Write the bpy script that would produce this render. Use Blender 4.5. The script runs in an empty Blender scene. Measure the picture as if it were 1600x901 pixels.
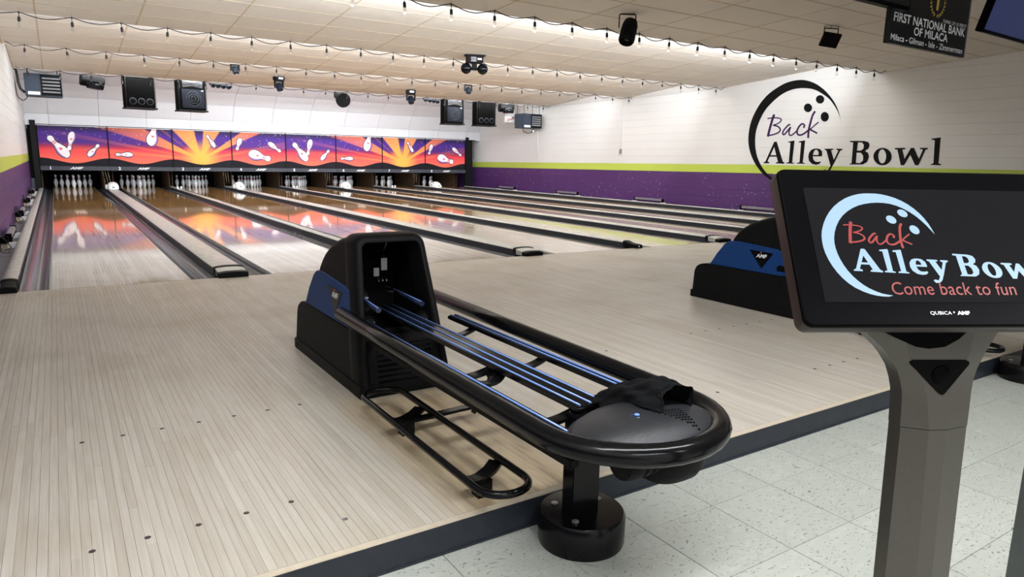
import bpy, bmesh, math, random
from mathutils import Vector, Matrix
from mathutils.geometry import tessellate_polygon
random.seed(7)
C = bpy.context.collection
SC = bpy.context.scene
PI = math.pi

# ---------------------------------------------------------------- camera
F_PX = 1075.41; YAW = .58154; PITCH = -.18579; ROLL = .02033
cd = bpy.data.cameras.new('camera'); cam = bpy.data.objects.new('camera', cd); C.objects.link(cam)
fw = Vector((math.sin(YAW)*math.cos(PITCH), math.cos(YAW)*math.cos(PITCH), math.sin(PITCH)))
rt = Vector((math.cos(YAW), -math.sin(YAW), 0)); up = rt.cross(fw)
r2 = rt*math.cos(ROLL)+up*math.sin(ROLL); u2 = -rt*math.sin(ROLL)+up*math.cos(ROLL)
m = Matrix.Identity(4)
for i in range(3):
    m[i][0] = r2[i]; m[i][1] = u2[i]; m[i][2] = -fw[i]
m.translation = Vector((.1134, -6.75963, 1.13764))
cam.matrix_world = m
cd.sensor_width = 36; cd.lens = F_PX/1600*36; cd.clip_start = .05; cd.clip_end = 100
SC.camera = cam

# ---------------------------------------------------------------- world, lights, exposure
w = bpy.data.worlds.new('world'); SC.world = w; w.use_nodes = True
bg = w.node_tree.nodes['Background']
bg.inputs[0].default_value = (.86, .93, 1, 1); bg.inputs[1].default_value = .30
def area(name, loc, sx, sy, power, rot, col=(1, .98, .95)):
    l = bpy.data.lights.new(name, 'AREA'); l.shape = 'RECTANGLE'; l.size = sx; l.size_y = sy
    l.energy = power; l.color = col
    o = bpy.data.objects.new(name, l); C.objects.link(o); o.location = loc; o.rotation_euler = rot
    return o
# fluorescent rows tucked behind each ceiling step, facing the pins
COVE = [(1.2, 2.97), (5.2, 2.95), (8.6, 2.93), (12.4, 2.88)]
for (y, z), pw in zip(COVE, (405, 345, 325, 275)):
    area('cove_light', (6.77, y+.10, z+.07), 12.2, .10, pw, (math.radians(112), 0, 0), (.93, .96, 1))
# luminaires over the seating, behind the camera
for y, pw in ((-6.3, 165), (-9.5, 170)):
    area('seating_light', (1.2, y, 3.15), 5, .3, pw, (0, 0, 0), (.95, .97, 1))
# the lamp inside each pin deck
for i in range(8):
    area('pin_light', (.527+(i//2)*3.41717+(i % 2)*1.78473, 17.35, .62), .9, .06, 2.0, (math.radians(48), 0, 0), (.9, .95, 1))
vs = SC.view_settings
vs.view_transform = 'Standard'; vs.look = 'None'; vs.gamma = 1; vs.use_curve_mapping = False
vs.exposure = .40
SC.cycles.max_bounces = 8 if hasattr(SC, 'cycles') else 8

# ---------------------------------------------------------------- materials
def newmat(name):
    mt = bpy.data.materials.new(name); mt.use_nodes = True
    return mt, mt.node_tree.nodes, mt.node_tree.links, mt.node_tree.nodes['Principled BSDF']
def N(ns, t, **kw):
    n = ns.new(t)
    for k, v in kw.items(): setattr(n, k, v)
    return n
def mat(name, col, rough=.5, metal=0, noise=0, nscale=20, bump=0, bscale=60, spec=.5, coat=0, emit=None, es=1):
    mt, ns, ln, b = newmat(name)
    b.inputs['Base Color'].default_value = (*col, 1); b.inputs['Roughness'].default_value = rough
    b.inputs['Metallic'].default_value = metal; b.inputs['Specular IOR Level'].default_value = spec
    b.inputs['Coat Weight'].default_value = coat; b.inputs['Coat Roughness'].default_value = .08
    tc = N(ns, 'ShaderNodeTexCoord')
    if noise:
        nz = N(ns, 'ShaderNodeTexNoise'); nz.inputs['Scale'].default_value = nscale; nz.inputs['Detail'].default_value = 4
        ln.new(tc.outputs['Object'], nz.inputs['Vector'])
        mx = N(ns, 'ShaderNodeMix', data_type='RGBA')
        mx.inputs[6].default_value = (*[c*(1-noise) for c in col], 1); mx.inputs[7].default_value = (*[min(1, c*(1+noise)) for c in col], 1)
        ln.new(nz.outputs[0], mx.inputs[0]); ln.new(mx.outputs[2], b.inputs['Base Color'])
    if bump:
        nb = N(ns, 'ShaderNodeTexNoise'); nb.inputs['Scale'].default_value = bscale
        ln.new(tc.outputs['Object'], nb.inputs['Vector'])
        bp = N(ns, 'ShaderNodeBump'); bp.inputs['Strength'].default_value = bump; bp.inputs['Distance'].default_value = .01
        ln.new(nb.outputs[0], bp.inputs['Height']); ln.new(bp.outputs[0], b.inputs['Normal'])
    if emit:
        b.inputs['Emission Color'].default_value = (*emit, 1); b.inputs['Emission Strength'].default_value = es
    return mt
def math_node(ns, ln, op, a, b=None, c=None, clamp=False):
    n = N(ns, 'ShaderNodeMath', operation=op); n.use_clamp = clamp
    for i, v in enumerate((a, b, c)):
        if v is None: continue
        if isinstance(v, (int, float)): n.inputs[i].default_value = v
        else: ln.new(v, n.inputs[i])
    return n.outputs[0]
def ramp(ns, ln, fac, stops, mode='LINEAR'):
    r = N(ns, 'ShaderNodeValToRGB'); e = r.color_ramp.elements; r.color_ramp.interpolation = mode
    while len(e) < len(stops): e.new(.5)
    for k, (p, c) in enumerate(stops): e[k].position = p; e[k].color = (*c, 1)
    ln.new(fac, r.inputs[0]); return r.outputs[0]
def mixc(ns, ln, fac, a, b, mode='MIX'):
    mx = N(ns, 'ShaderNodeMix', data_type='RGBA', blend_type=mode)
    for i, v in ((0, fac), (6, a), (7, b)):
        if isinstance(v, (int, float)): mx.inputs[i].default_value = v
        elif isinstance(v, tuple): mx.inputs[i].default_value = (*v, 1)
        else: ln.new(v, mx.inputs[i])
    return mx.outputs[2]

def plank_mat():
    mt, ns, ln, b = newmat('approach_maple')
    g = N(ns, 'ShaderNodeNewGeometry'); oi = N(ns, 'ShaderNodeObjectInfo')
    rnd = math_node(ns, ln, 'FRACT', math_node(ns, ln, 'ADD', math_node(ns, ln, 'MULTIPLY', g.outputs['Random Per Island'], 7.3), oi.outputs['Random']))
    base = ramp(ns, ln, rnd, [(0, (.485, .438, .375)), (.5, (.525, .48, .418)), (.85, (.54, .50, .438)), (1, (.58, .54, .475))])
    mp = N(ns, 'ShaderNodeMapping'); mp.inputs['Scale'].default_value = (60, 2.2, 1)
    ln.new(g.outputs['Position'], mp.inputs['Vector'])
    nz = N(ns, 'ShaderNodeTexNoise'); nz.inputs['Scale'].default_value = 1.6; nz.inputs['Detail'].default_value = 6; ln.new(mp.outputs[0], nz.inputs['Vector'])
    gr = ramp(ns, ln, nz.outputs[0], [(.3, (.86, .84, .80)), (.6, (1, 1, 1))])
    c = mixc(ns, ln, 1.0, base, gr, 'MULTIPLY')
    st = N(ns, 'ShaderNodeTexNoise'); st.inputs['Scale'].default_value = 1.5; st.inputs['Detail'].default_value = 5; ln.new(g.outputs['Position'], st.inputs['Vector'])
    c = mixc(ns, ln, ramp(ns, ln, st.outputs[0], [(.52, (0, 0, 0)), (.72, (.42, .42, .42))]), c, (.38, .31, .22))
    # fresher, warmer wood under and left of each ball rack
    sp = N(ns, 'ShaderNodeSeparateXYZ'); ln.new(g.outputs['Position'], sp.inputs[0])
    xm = math_node(ns, ln, 'ABSOLUTE', math_node(ns, ln, 'SUBTRACT', math_node(ns, ln, 'WRAP', sp.outputs[0], 4.8, 1.383), 1.46))
    fx = N(ns, 'ShaderNodeMapRange'); fx.inputs[1].default_value = .20; fx.inputs[2].default_value = .34; fx.inputs[3].default_value = 1; fx.inputs[4].default_value = 0
    dx = math_node(ns, ln, 'ABSOLUTE', math_node(ns, ln, 'SUBTRACT', sp.outputs[0], 1.40)); ln.new(dx, fx.inputs[0])
    fy = N(ns, 'ShaderNodeMapRange'); fy.inputs[1].default_value = -3.6; fy.inputs[2].default_value = -3.9; ln.new(sp.outputs[1], fy.inputs[0])
    f = math_node(ns, ln, 'MULTIPLY', fx.outputs[0], fy.outputs[0]); f = math_node(ns, ln, 'MULTIPLY', f, .85)
    st2 = N(ns, 'ShaderNodeTexNoise'); st2.inputs['Scale'].default_value = 3.5; mp2 = N(ns, 'ShaderNodeMapping'); mp2.inputs['Scale'].default_value = (4, 1, 1)
    ln.new(g.outputs['Position'], mp2.inputs['Vector']); ln.new(mp2.outputs[0], st2.inputs['Vector'])
    warm = ramp(ns, ln, st2.outputs[0], [(.35, (.33, .23, .13)), (.55, (.58, .45, .28)), (.8, (.62, .50, .33))])
    c = mixc(ns, ln, f, c, warm)
    ln.new(c, b.inputs['Base Color'])
    rr = ramp(ns, ln, st.outputs[0], [(.35, (.30, .30, .30)), (.7, (.46, .46, .46))]); ln.new(rr, b.inputs['Roughness'])
    b.inputs['Specular IOR Level'].default_value = .42
    return mt
def lane_mat():
    mt, ns, ln, b = newmat('lane_maple')
    g = N(ns, 'ShaderNodeNewGeometry'); sp = N(ns, 'ShaderNodeSeparateXYZ'); tc = N(ns, 'ShaderNodeTexCoord'); ln.new(tc.outputs['Object'], sp.inputs[0])
    u = math_node(ns, ln, 'DIVIDE', sp.outputs[0], 1.0541/39)
    idx = math_node(ns, ln, 'FLOOR', u); fr = math_node(ns, ln, 'FRACT', u)
    wn = N(ns, 'ShaderNodeTexWhiteNoise', noise_dimensions='2D')
    cb = N(ns, 'ShaderNodeCombineXYZ'); ln.new(idx, cb.inputs[0]); 
    ln.new(math_node(ns, ln, 'FLOOR', math_node(ns, ln, 'ADD', math_node(ns, ln, 'MULTIPLY', sp.outputs[1], .55), math_node(ns, ln, 'MULTIPLY', idx, .37))), cb.inputs[1])
    ln.new(cb.outputs[0], wn.inputs['Vector'])
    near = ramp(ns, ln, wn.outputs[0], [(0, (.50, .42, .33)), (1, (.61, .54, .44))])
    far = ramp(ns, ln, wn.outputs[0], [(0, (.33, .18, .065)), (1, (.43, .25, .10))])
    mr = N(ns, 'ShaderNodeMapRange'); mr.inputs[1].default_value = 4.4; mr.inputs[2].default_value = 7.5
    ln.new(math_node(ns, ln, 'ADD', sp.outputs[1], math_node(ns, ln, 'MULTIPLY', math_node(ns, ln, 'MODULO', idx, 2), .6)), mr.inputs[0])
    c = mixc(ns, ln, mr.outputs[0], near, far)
    seam = math_node(ns, ln, 'LESS_THAN', fr, .05)
    nz = N(ns, 'ShaderNodeTexNoise'); nz.inputs['Scale'].default_value = 3; ln.new(g.outputs['Position'], nz.inputs['Vector'])
    c = mixc(ns, ln, math_node(ns, ln, 'MULTIPLY', seam, ramp(ns, ln, nz.outputs[0], [(.42, (.1, .1, .1)), (.6, (.75, .75, .75))])), c, (.12, .08, .05))
    ln.new(c, b.inputs['Base Color'])
    b.inputs['Roughness'].default_value = .05; b.inputs['Specular IOR Level'].default_value = .55
    mp = N(ns, 'ShaderNodeMapping'); mp.inputs['Scale'].default_value = (14, .6, 1); ln.new(g.outputs['Position'], mp.inputs['Vector'])
    nb = N(ns, 'ShaderNodeTexNoise'); nb.inputs['Scale'].default_value = 2.0; nb.inputs['Detail'].default_value = 3; ln.new(mp.outputs[0], nb.inputs['Vector'])
    bp = N(ns, 'ShaderNodeBump'); bp.inputs['Strength'].default_value = .09; bp.inputs['Distance'].default_value = .001
    ln.new(nb.outputs[0], bp.inputs['Height']); ln.new(bp.outputs[0], b.inputs['Normal'])
    return mt
def wall_mat():
    mt, ns, ln, b = newmat('painted_block')
    g = N(ns, 'ShaderNodeNewGeometry'); sp = N(ns, 'ShaderNodeSeparateXYZ'); ln.new(g.outputs['Position'], sp.inputs[0])
    side = math_node(ns, ln, 'GREATER_THAN', sp.outputs[0], 5)
    sh = math_node(ns, ln, 'MULTIPLY', math_node(ns, ln, 'MAXIMUM', math_node(ns, ln, 'SUBTRACT', sp.outputs[1], 4.0), 0), math_node(ns, ln, 'MULTIPLY', side, .0095))
    z = math_node(ns, ln, 'ADD', math_node(ns, ln, 'ADD', sp.outputs[2], sh), math_node(ns, ln, 'MULTIPLY', math_node(ns, ln, 'SUBTRACT', 1, side), .10))
    nz = N(ns, 'ShaderNodeTexNoise'); nz.inputs['Scale'].default_value = 17; nz.inputs['Detail'].default_value = 7; ln.new(g.outputs['Position'], nz.inputs['Vector'])
    big = N(ns, 'ShaderNodeTexNoise'); big.inputs['Scale'].default_value = 1.1; ln.new(g.outputs['Position'], big.inputs['Vector'])
    chips = math_node(ns, ln, 'MULTIPLY', math_node(ns, ln, 'GREATER_THAN', nz.outputs[0], .662), math_node(ns, ln, 'GREATER_THAN', big.outputs[0], .46))
    white = mixc(ns, ln, big.outputs[0], (.69, .695, .69), (.75, .755, .75))
    purple = mixc(ns, ln, big.outputs[0], (.068, .022, .115), (.09, .032, .15))
    purple = mixc(ns, ln, math_node(ns, ln, 'MULTIPLY', chips, .55), purple, (.55, .5, .6))
    c = mixc(ns, ln, math_node(ns, ln, 'GREATER_THAN', z, .922), purple, (.47, .58, .085))
    c = mixc(ns, ln, math_node(ns, ln, 'GREATER_THAN', z, 1.123), c, white)
    ln.new(c, b.inputs['Base Color']); b.inputs['Roughness'].default_value = .42
    nb = N(ns, 'ShaderNodeTexNoise'); nb.inputs['Scale'].default_value = 90; ln.new(g.outputs['Position'], nb.inputs['Vector'])
    bp = N(ns, 'ShaderNodeBump'); bp.inputs['Strength'].default_value = .25; bp.inputs['Distance'].default_value = .003
    ln.new(nb.outputs[0], bp.inputs['Height']); ln.new(bp.outputs[0], b.inputs['Normal'])
    return mt
def vct_mat():
    mt, ns, ln, b = newmat('speckled_tile')
    g = N(ns, 'ShaderNodeNewGeometry'); oi = N(ns, 'ShaderNodeObjectInfo')
    rnd = math_node(ns, ln, 'FRACT', math_node(ns, ln, 'ADD', math_node(ns, ln, 'MULTIPLY', g.outputs['Random Per Island'], 5.7), oi.outputs['Random']))
    base = ramp(ns, ln, rnd, [(0, (.37, .385, .345)), (1, (.41, .425, .38))])
    mp = N(ns, 'ShaderNodeMapping'); mp.inputs['Rotation'].default_value = (0, 0, .6); mp.inputs['Scale'].default_value = (1, 2.6, 1)
    dn = N(ns, 'ShaderNodeTexNoise'); dn.inputs['Scale'].default_value = 8; ln.new(g.outputs['Position'], dn.inputs['Vector'])
    dv = N(ns, 'ShaderNodeVectorMath', operation='MULTIPLY_ADD'); ln.new(dn.outputs['Color'], dv.inputs[0]); dv.inputs[1].default_value = (.12, .12, 0); ln.new(g.outputs['Position'], dv.inputs[2])
    ln.new(dv.outputs[0], mp.inputs['Vector'])
    n1 = N(ns, 'ShaderNodeTexNoise'); n1.inputs['Scale'].default_value = 62; n1.inputs['Detail'].default_value = 2; ln.new(mp.outputs[0], n1.inputs['Vector'])
    n2 = N(ns, 'ShaderNodeTexNoise'); n2.inputs['Scale'].default_value = 18; n2.inputs['Detail'].default_value = 3; ln.new(mp.outputs[0], n2.inputs['Vector'])
    c = mixc(ns, ln, ramp(ns, ln, n2.outputs[0], [(.52, (0, 0, 0)), (.68, (.16, .16, .16))]), base, (.60, .61, .56))
    c = mixc(ns, ln, ramp(ns, ln, n1.outputs[0], [(.635, (0, 0, 0)), (.66, (.8, .8, .8))]), c, (.12, .11, .095))
    ln.new(c, b.inputs['Base Color']); b.inputs['Roughness'].default_value = .36
    return mt
def ceil_mat():
    mt, ns, ln, b = newmat('ceiling_tile_board')
    g = N(ns, 'ShaderNodeNewGeometry'); oi = N(ns, 'ShaderNodeObjectInfo')
    nz = N(ns, 'ShaderNodeTexNoise'); nz.inputs['Scale'].default_value = 60; nz.inputs['Detail'].default_value = 3; ln.new(g.outputs['Position'], nz.inputs['Vector'])
    rnd = math_node(ns, ln, 'FRACT', math_node(ns, ln, 'ADD', math_node(ns, ln, 'MULTIPLY', g.outputs['Random Per Island'], 5.7), oi.outputs['Random']))
    base = ramp(ns, ln, rnd, [(0, (.73, .69, .635)), (1, (.77, .73, .675))])
    c = mixc(ns, ln, ramp(ns, ln, nz.outputs[0], [(.4, (0, 0, 0)), (.75, (.25, .25, .25))]), base, (.56, .51, .45))
    ln.new(c, b.inputs['Base Color']); b.inputs['Roughness'].default_value = .8
    bp = N(ns, 'ShaderNodeBump'); bp.inputs['Strength'].default_value = .3; bp.inputs['Distance'].default_value = .004
    ln.new(nz.outputs[0], bp.inputs['Height']); ln.new(bp.outputs[0], b.inputs['Normal'])
    return mt
def vcol_mat(name, rough=.6):
    mt, ns, ln, b = newmat(name)
    a = N(ns, 'ShaderNodeAttribute', attribute_name='print'); ln.new(a.outputs['Color'], b.inputs['Base Color']); b.inputs['Roughness'].default_value = rough; b.inputs['Specular IOR Level'].default_value = .15
    return mt
M = dict(
    plank=plank_mat(), lane=lane_mat(), wall=wall_mat(), vct=vct_mat(), ceil=ceil_mat(), art=vcol_mat('masking_print'),
    grid=mat('shade_toned_grid', (.56, .48, .37), .85, noise=.05, spec=.1), soffit=mat('soffit_paint', (.78, .78, .78), .6, noise=.03),  # grid tone darkened so the brownish shading along its lines is in the colour
    cove=mat('white_cove_board', (.70, .72, .76), .6, noise=.03, nscale=5),
    seam=mat('dark_seam', (.27, .225, .17), .8, noise=.2), nosing=mat('nosing_wood', (.55, .475, .37), .4, noise=.15, nscale=40),
    riser=mat('riser_vinyl', (.022, .026, .034), .4, noise=.35, nscale=30, spec=.3), grout=mat('tile_seam', (.12, .11, .10), .8, noise=.2),
    black=mat('black_moulded_plastic', (.006, .006, .0065), .5, spec=.09, noise=.2, bump=.15, bscale=300), gloss=mat('black_gloss_enamel', (.0035, .0035, .004), .17, noise=.2, spec=.22),
    blue=mat('blue_moulded_plastic', (.008, .045, .175), .42, spec=.15, noise=.12, bump=.1, bscale=300), navy=mat('navy_rail_plastic', (.012, .02, .05), .14, noise=.2),
    rail_line=mat('pale_blue_glint_and_button', (.17, .29, .66), .2, noise=.1),  # pale blue stands in for reflected light lines on the rails; also the button
    dark=mat('matte_black', (.004, .004, .004), .9, spec=.05, noise=.2), white=mat('white_paint', (.78, .78, .78), .45, noise=.04),
    paper=mat('paper_tag', (.42, .42, .40), .7, noise=.1), chrome=mat('chrome', (.6, .6, .62), .2, 1, noise=.05),
    gutter=mat('grey_gutter', (.085, .09, .105), .16, noise=.35, nscale=8), cap=mat('pale_capping', (.50, .50, .465), .26, noise=.30, nscale=16),
    capside=mat('divider_side', (.032, .035, .043), .4, spec=.25, noise=.3), frame=mat('black_frame', (.008, .008, .009), .6, spec=.15, noise=.2),
    bar=mat('grey_number_bar', (.06, .065, .082), .5, spec=.2, noise=.12, nscale=6), letter=mat('white_print', (.82, .84, .86), .4, noise=.03),
    kick=mat('brown_kickback', (.055, .030, .016), .6, spec=.2, noise=.4, nscale=14), pin=mat('pin_white', (.80, .82, .86), .2, noise=.03, coat=.3),
    pinred=mat('pin_red', (.45, .03, .05), .3, noise=.05), pinink=mat('pin_ink_outline', (.03, .015, .06), .4, noise=.1),
    pinprint=mat('pin_print', (.86, .80, .84), .4, noise=.05), pinshade=mat('pin_print_violet', (.33, .16, .50), .4, noise=.05), redprint=mat('red_print', (.70, .08, .09), .4, noise=.05),
    hill=mat('hill_print', (.014, .013, .018), .6, spec=.1, noise=.5, nscale=3), heater=mat('heater_navy_steel', (.035, .05, .075), .5, .1, spec=.3, noise=.15),
    louvre=mat('bright_louvre', (.33, .35, .38), .35, .5, noise=.05), grille=mat('speaker_grille', (.010, .012, .018), .7, 0, spec=.1, noise=.3, nscale=50),
    felt=mat('speaker_carpet', (.0025, .0025, .0025), .95, spec=.03, noise=.3, nscale=90, bump=.3, bscale=200), glass=None,
    cable=mat('cable_black', (.012, .011, .010), .5, noise=.2), lens=mat('lens_glass', (.008, .012, .020), .2, noise=.3, nscale=60, spec=.25),
    bronze=mat('bronze_metallic_paint', (.095, .086, .074), .32, .5, noise=.10, nscale=120), screen=mat('dark_screen', (.002, .002, .0025), .4, spec=.02, noise=.4, nscale=200, emit=(.009, .009, .010), es=1),
    glow=mat('screen_pale_blue', (.02, .02, .02), .3, noise=.02, emit=(.34, .52, .70), es=1), glowred=mat('screen_red', (.02, .01, .01), .3, noise=.02, emit=(.36, .030, .026), es=1),
    bezel=mat('bezel_black_gloss', (.0016, .0016, .002), .3, spec=.03, noise=.2), edge=mat('brown_metal_edge', (.022, .012, .010), .4, .1, noise=.3, nscale=40),
    towel=mat('black_terry', (.006, .0065, .009), .95, noise=.4, nscale=120, bump=.8, bscale=500), ink=mat('black_wall_paint', (.006, .006, .0065), .6, spec=.12, noise=.15),
    purp=mat('purple_wall_paint', (.05, .018, .085), .6, spec=.15, noise=.2), gold=mat('gold_print', (.62, .42, .08), .4, noise=.1),
    signblack=mat('sign_black', (.006, .007, .009), .2, spec=.3, noise=.3, nscale=3), bluescreen=mat('blue_screen', (.01, .015, .05), .3, noise=.15, nscale=20, emit=(.010, .015, .055), es=1),
    plate=mat('brushed_plate', (.42, .42, .42), .35, .8, noise=.1), console=mat('console_grey_black', (.017, .018, .021), .38, noise=.15, bump=.2, bscale=400), ledge=mat('grey_ledge', (.16, .16, .175), .6, noise=.2, nscale=6),
    beige=mat('beige_block', (.38, .30, .19), .6, noise=.15), ringgrey=mat('speaker_ring', (.05, .055, .065), .6, spec=.1, noise=.1), fixture=mat('fixture_grey', (.26, .25, .28), .4, .2, noise=.1),
    capwhite=mat('white_moulded_hood', (.80, .84, .84), .35, noise=.04), pole=mat('grey_green_post', (.11, .125, .125), .4, .4, noise=.08), marker=mat('inlaid_dot', (.055, .04, .035), .5, noise=.3))
mt, ns, ln, b = newmat('clear_bulb_glass')
b.inputs['Base Color'].default_value = (.9, .9, .88, 1); b.inputs['Transmission Weight'].default_value = 1; b.inputs['Roughness'].default_value = .06; b.inputs['IOR'].default_value = 1.08; b.inputs['Specular IOR Level'].default_value = .3
nz_ = N(ns, 'ShaderNodeTexNoise'); nz_.inputs['Scale'].default_value = 30
rg_ = ramp(ns, ln, nz_.outputs[0], [(0, (.04, .04, .04)), (1, (.09, .09, .09))]); ln.new(rg_, b.inputs['Roughness'])
M['glass'] = mt

# ---------------------------------------------------------------- mesh helpers
def obj(name, bm, m, parent=None, loc=None, smooth=None):
    me = bpy.data.meshes.new(name); bm.normal_update(); bm.to_mesh(me); bm.free()
    for x in (m if isinstance(m, (list, tuple)) else [m]): me.materials.append(x)
    if smooth:
        for p in me.polygons: p.use_smooth = True
        me.set_sharp_from_angle(angle=math.radians(smooth))
    o = bpy.data.objects.new(name, me); C.objects.link(o)
    if parent: o.parent = parent
    if loc: o.location = loc
    return o
def thing(name, label, cat, loc=(0, 0, 0), group=None, rot=None):
    o = bpy.data.objects.new(name, None); o.empty_display_size = .1; C.objects.link(o); o.location = loc
    if rot: o.rotation_euler = rot
    o['label'] = label; o['category'] = cat
    if group: o['group'] = group
    return o
def tag(o, label, cat, group=None, kind=None):
    if label: o['label'] = label
    if cat: o['category'] = cat
    if group: o['group'] = group
    if kind: o['kind'] = kind
    return o
def dup(root, loc, label=None, group=None):
    r = root.copy(); C.objects.link(r); r.location = loc
    if label: r['label'] = label
    if group: r['group'] = group
    for ch in list(root.children):
        c = ch.copy(); C.objects.link(c); c.parent = r
        for g in ch.children:
            d = g.copy(); C.objects.link(d); d.parent = c
    return r
def bx(bm, x0, x1, y0, y1, z0, z1, mi=0, bev=0):
    vs_ = [bm.verts.new((x, y, z)) for x in (x0, x1) for y in (y0, y1) for z in (z0, z1)]
    fs = []
    for q in ((0, 1, 3, 2), (4, 6, 7, 5), (0, 4, 5, 1), (2, 3, 7, 6), (0, 2, 6, 4), (1, 5, 7, 3)):
        f = bm.faces.new([vs_[i] for i in q]); f.material_index = mi; fs.append(f)
    if bev:
        es = list({e for f in fs for e in f.edges})
        bmesh.ops.bevel(bm, geom=es, offset=bev, segments=2, affect='EDGES')
    return vs_
def box(name, d, m, parent=None, bev=0, mi=0, smooth=None):
    bm = bmesh.new(); bx(bm, *d, bev=bev); return obj(name, bm, m, parent, smooth=smooth)
def prism_x(bm, prof, x0, x1, bev=0, t0=None, mi=0):
    """profile of (y,z) extruded along x; optional taper fn(z)->half width about centre"""
    a = []; b_ = []
    for y, z in prof:
        xa, xb = (x0, x1) if t0 is None else ((x0+x1)/2-t0(z), (x0+x1)/2+t0(z))
        a.append(bm.verts.new((xa, y, z))); b_.append(bm.verts.new((xb, y, z)))
    n = len(prof); fs = [bm.faces.new(a), bm.faces.new(b_[::-1])]
    for i in range(n):
        fs.append(bm.faces.new((a[i], b_[i], b_[(i+1) % n], a[(i+1) % n])))
    for f in fs: f.material_index = mi
    if bev:
        es = list({e for f in fs for e in f.edges if e.calc_face_angle(3) > .3 or True})
        bmesh.ops.bevel(bm, geom=es, offset=bev, segments=3, affect='EDGES', clamp_overlap=True)
    bmesh.ops.recalc_face_normals(bm, faces=bm.faces)
def tube(bm, pts, r, seg=12, closed=False, cap=True, mi=0, sq=None):
    pts = [Vector(p) for p in pts]; n = len(pts); rings = []
    rad = r if isinstance(r, (list, tuple)) else [r]*n
    prev = None
    for i, p in enumerate(pts):
        a = pts[(i-1) % n] if (closed or i > 0) else p; c = pts[(i+1) % n] if (closed or i < n-1) else p
        t = (c-a).normalized()
        if prev is None:
            ref = Vector((0, 0, 1)) if abs(t.z) < .9 else Vector((1, 0, 0)); u = t.cross(ref).normalized()
        else:
            u = (prev-t*prev.dot(t)); u = u.normalized() if u.length > 1e-6 else t.orthogonal().normalized()
        prev = u; v = t.cross(u)
        ring = []
        for k in range(seg):
            an = 2*PI*k/seg; ca, sa = math.cos(an), math.sin(an)
            ring.append(bm.verts.new(p+(u*ca+v*sa)*rad[i]))
        rings.append(ring)
    for i in range(n if closed else n-1):
        A, B = rings[i], rings[(i+1) % n]
        for k in range(seg):
            f = bm.faces.new((A[k], A[(k+1) % seg], B[(k+1) % seg], B[k])); f.smooth = True; f.material_index = mi
    if cap and not closed:
        f = bm.faces.new(rings[0][::-1]); f.material_index = mi; f = bm.faces.new(rings[-1]); f.material_index = mi
    return rings
def tub(name, pts, r, m, parent=None, seg=12, closed=False):
    bm = bmesh.new(); tube(bm, pts, r, seg, closed); bmesh.ops.recalc_face_normals(bm, faces=bm.faces)
    return obj(name, bm, m, parent)
def lathe(bm, prof, seg=20, c=(0, 0, 0), mi=0, axis='z', mis=None):
    rings = []
    for r, z in prof:
        ring = []
        for k in range(seg):
            a = 2*PI*k/seg; x, y = r*math.cos(a), r*math.sin(a)
            P = (x, y, z) if axis == 'z' else ((x, -z, y) if axis == 'y' else (z, x, y))
            ring.append(bm.verts.new((c[0]+P[0], c[1]+P[1], c[2]+P[2])))
        rings.append(ring)
    for i in range(len(rings)-1):
        for k in range(seg):
            f = bm.faces.new((rings[i][k], rings[i][(k+1) % seg], rings[i+1][(k+1) % seg], rings[i+1][k]))
            f.smooth = True; f.material_index = mis[i] if mis else mi
    for r_, rev in ((rings[0], True), (rings[-1], False)):
        f = bm.faces.new(r_[::-1] if rev else r_); f.material_index = mi if not mis else (mis[0] if rev else mis[-1])
    bmesh.ops.recalc_face_normals(bm, faces=bm.faces)
def lat(name, prof, m, parent=None, seg=20, c=(0, 0, 0), axis='z', loc=None):
    bm = bmesh.new(); lathe(bm, prof, seg, c, axis=axis); return obj(name, bm, m, parent, loc=loc, smooth=40)
def sm(pts, n=5):
    P = [Vector(pts[0])]+[Vector(v) for v in pts]+[Vector(pts[-1])]; o = []
    for i in range(1, len(P)-2):
        for k in range(n):
            t = k/n; o.append(.5*((2*P[i])+(-P[i-1]+P[i+1])*t+(2*P[i-1]-5*P[i]+4*P[i+1]-P[i+2])*t*t+(-P[i-1]+3*P[i]-3*P[i+1]+P[i+2])*t**3))
    return o+[P[-2]]
def poly(bm, loops, fn, mi=0):
    """filled outline with holes; fn maps (u,v)->3D"""
    tri = tessellate_polygon([[Vector((u, v, 0)) for u, v in L] for L in loops])
    flat = [p for L in loops for p in L]; V = [bm.verts.new(fn(*p)) for p in flat]
    for t in tri:
        try: f = bm.faces.new([V[i] for i in t]); f.material_index = mi
        except ValueError: pass
def ribbon(bm, L, R_, fn, mi=0):
    a = [bm.verts.new(fn(*p)) for p in L]; b_ = [bm.verts.new(fn(*p)) for p in R_]
    for i in range(len(L)-1):
        f = bm.faces.new((a[i], a[i+1], b_[i+1], b_[i])); f.material_index = mi
def face_dir(bm, d):
    d = Vector(d)
    for f in bm.faces:
        f.normal_update()
        if f.normal.dot(d) < 0: f.normal_flip()
def text_mesh(s, size, bold=0, sx=1, shear=0, align='CENTER', space=1):
    cu = bpy.data.curves.new('t', 'FONT'); cu.body = s; cu.size = size; cu.align_x = align; cu.align_y = 'CENTER'; cu.shear = shear; cu.offset = bold
    cu.space_character = space; cu.resolution_u = 3
    o = bpy.data.objects.new('t', cu); C.objects.link(o)
    dg = bpy.context.evaluated_depsgraph_get(); dg.update()
    me = bpy.data.meshes.new_from_object(o.evaluated_get(dg)); C.objects.unlink(o); bpy.data.objects.remove(o)
    me.transform(Matrix.Diagonal((sx, 1, 1, 1))); return me
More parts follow.
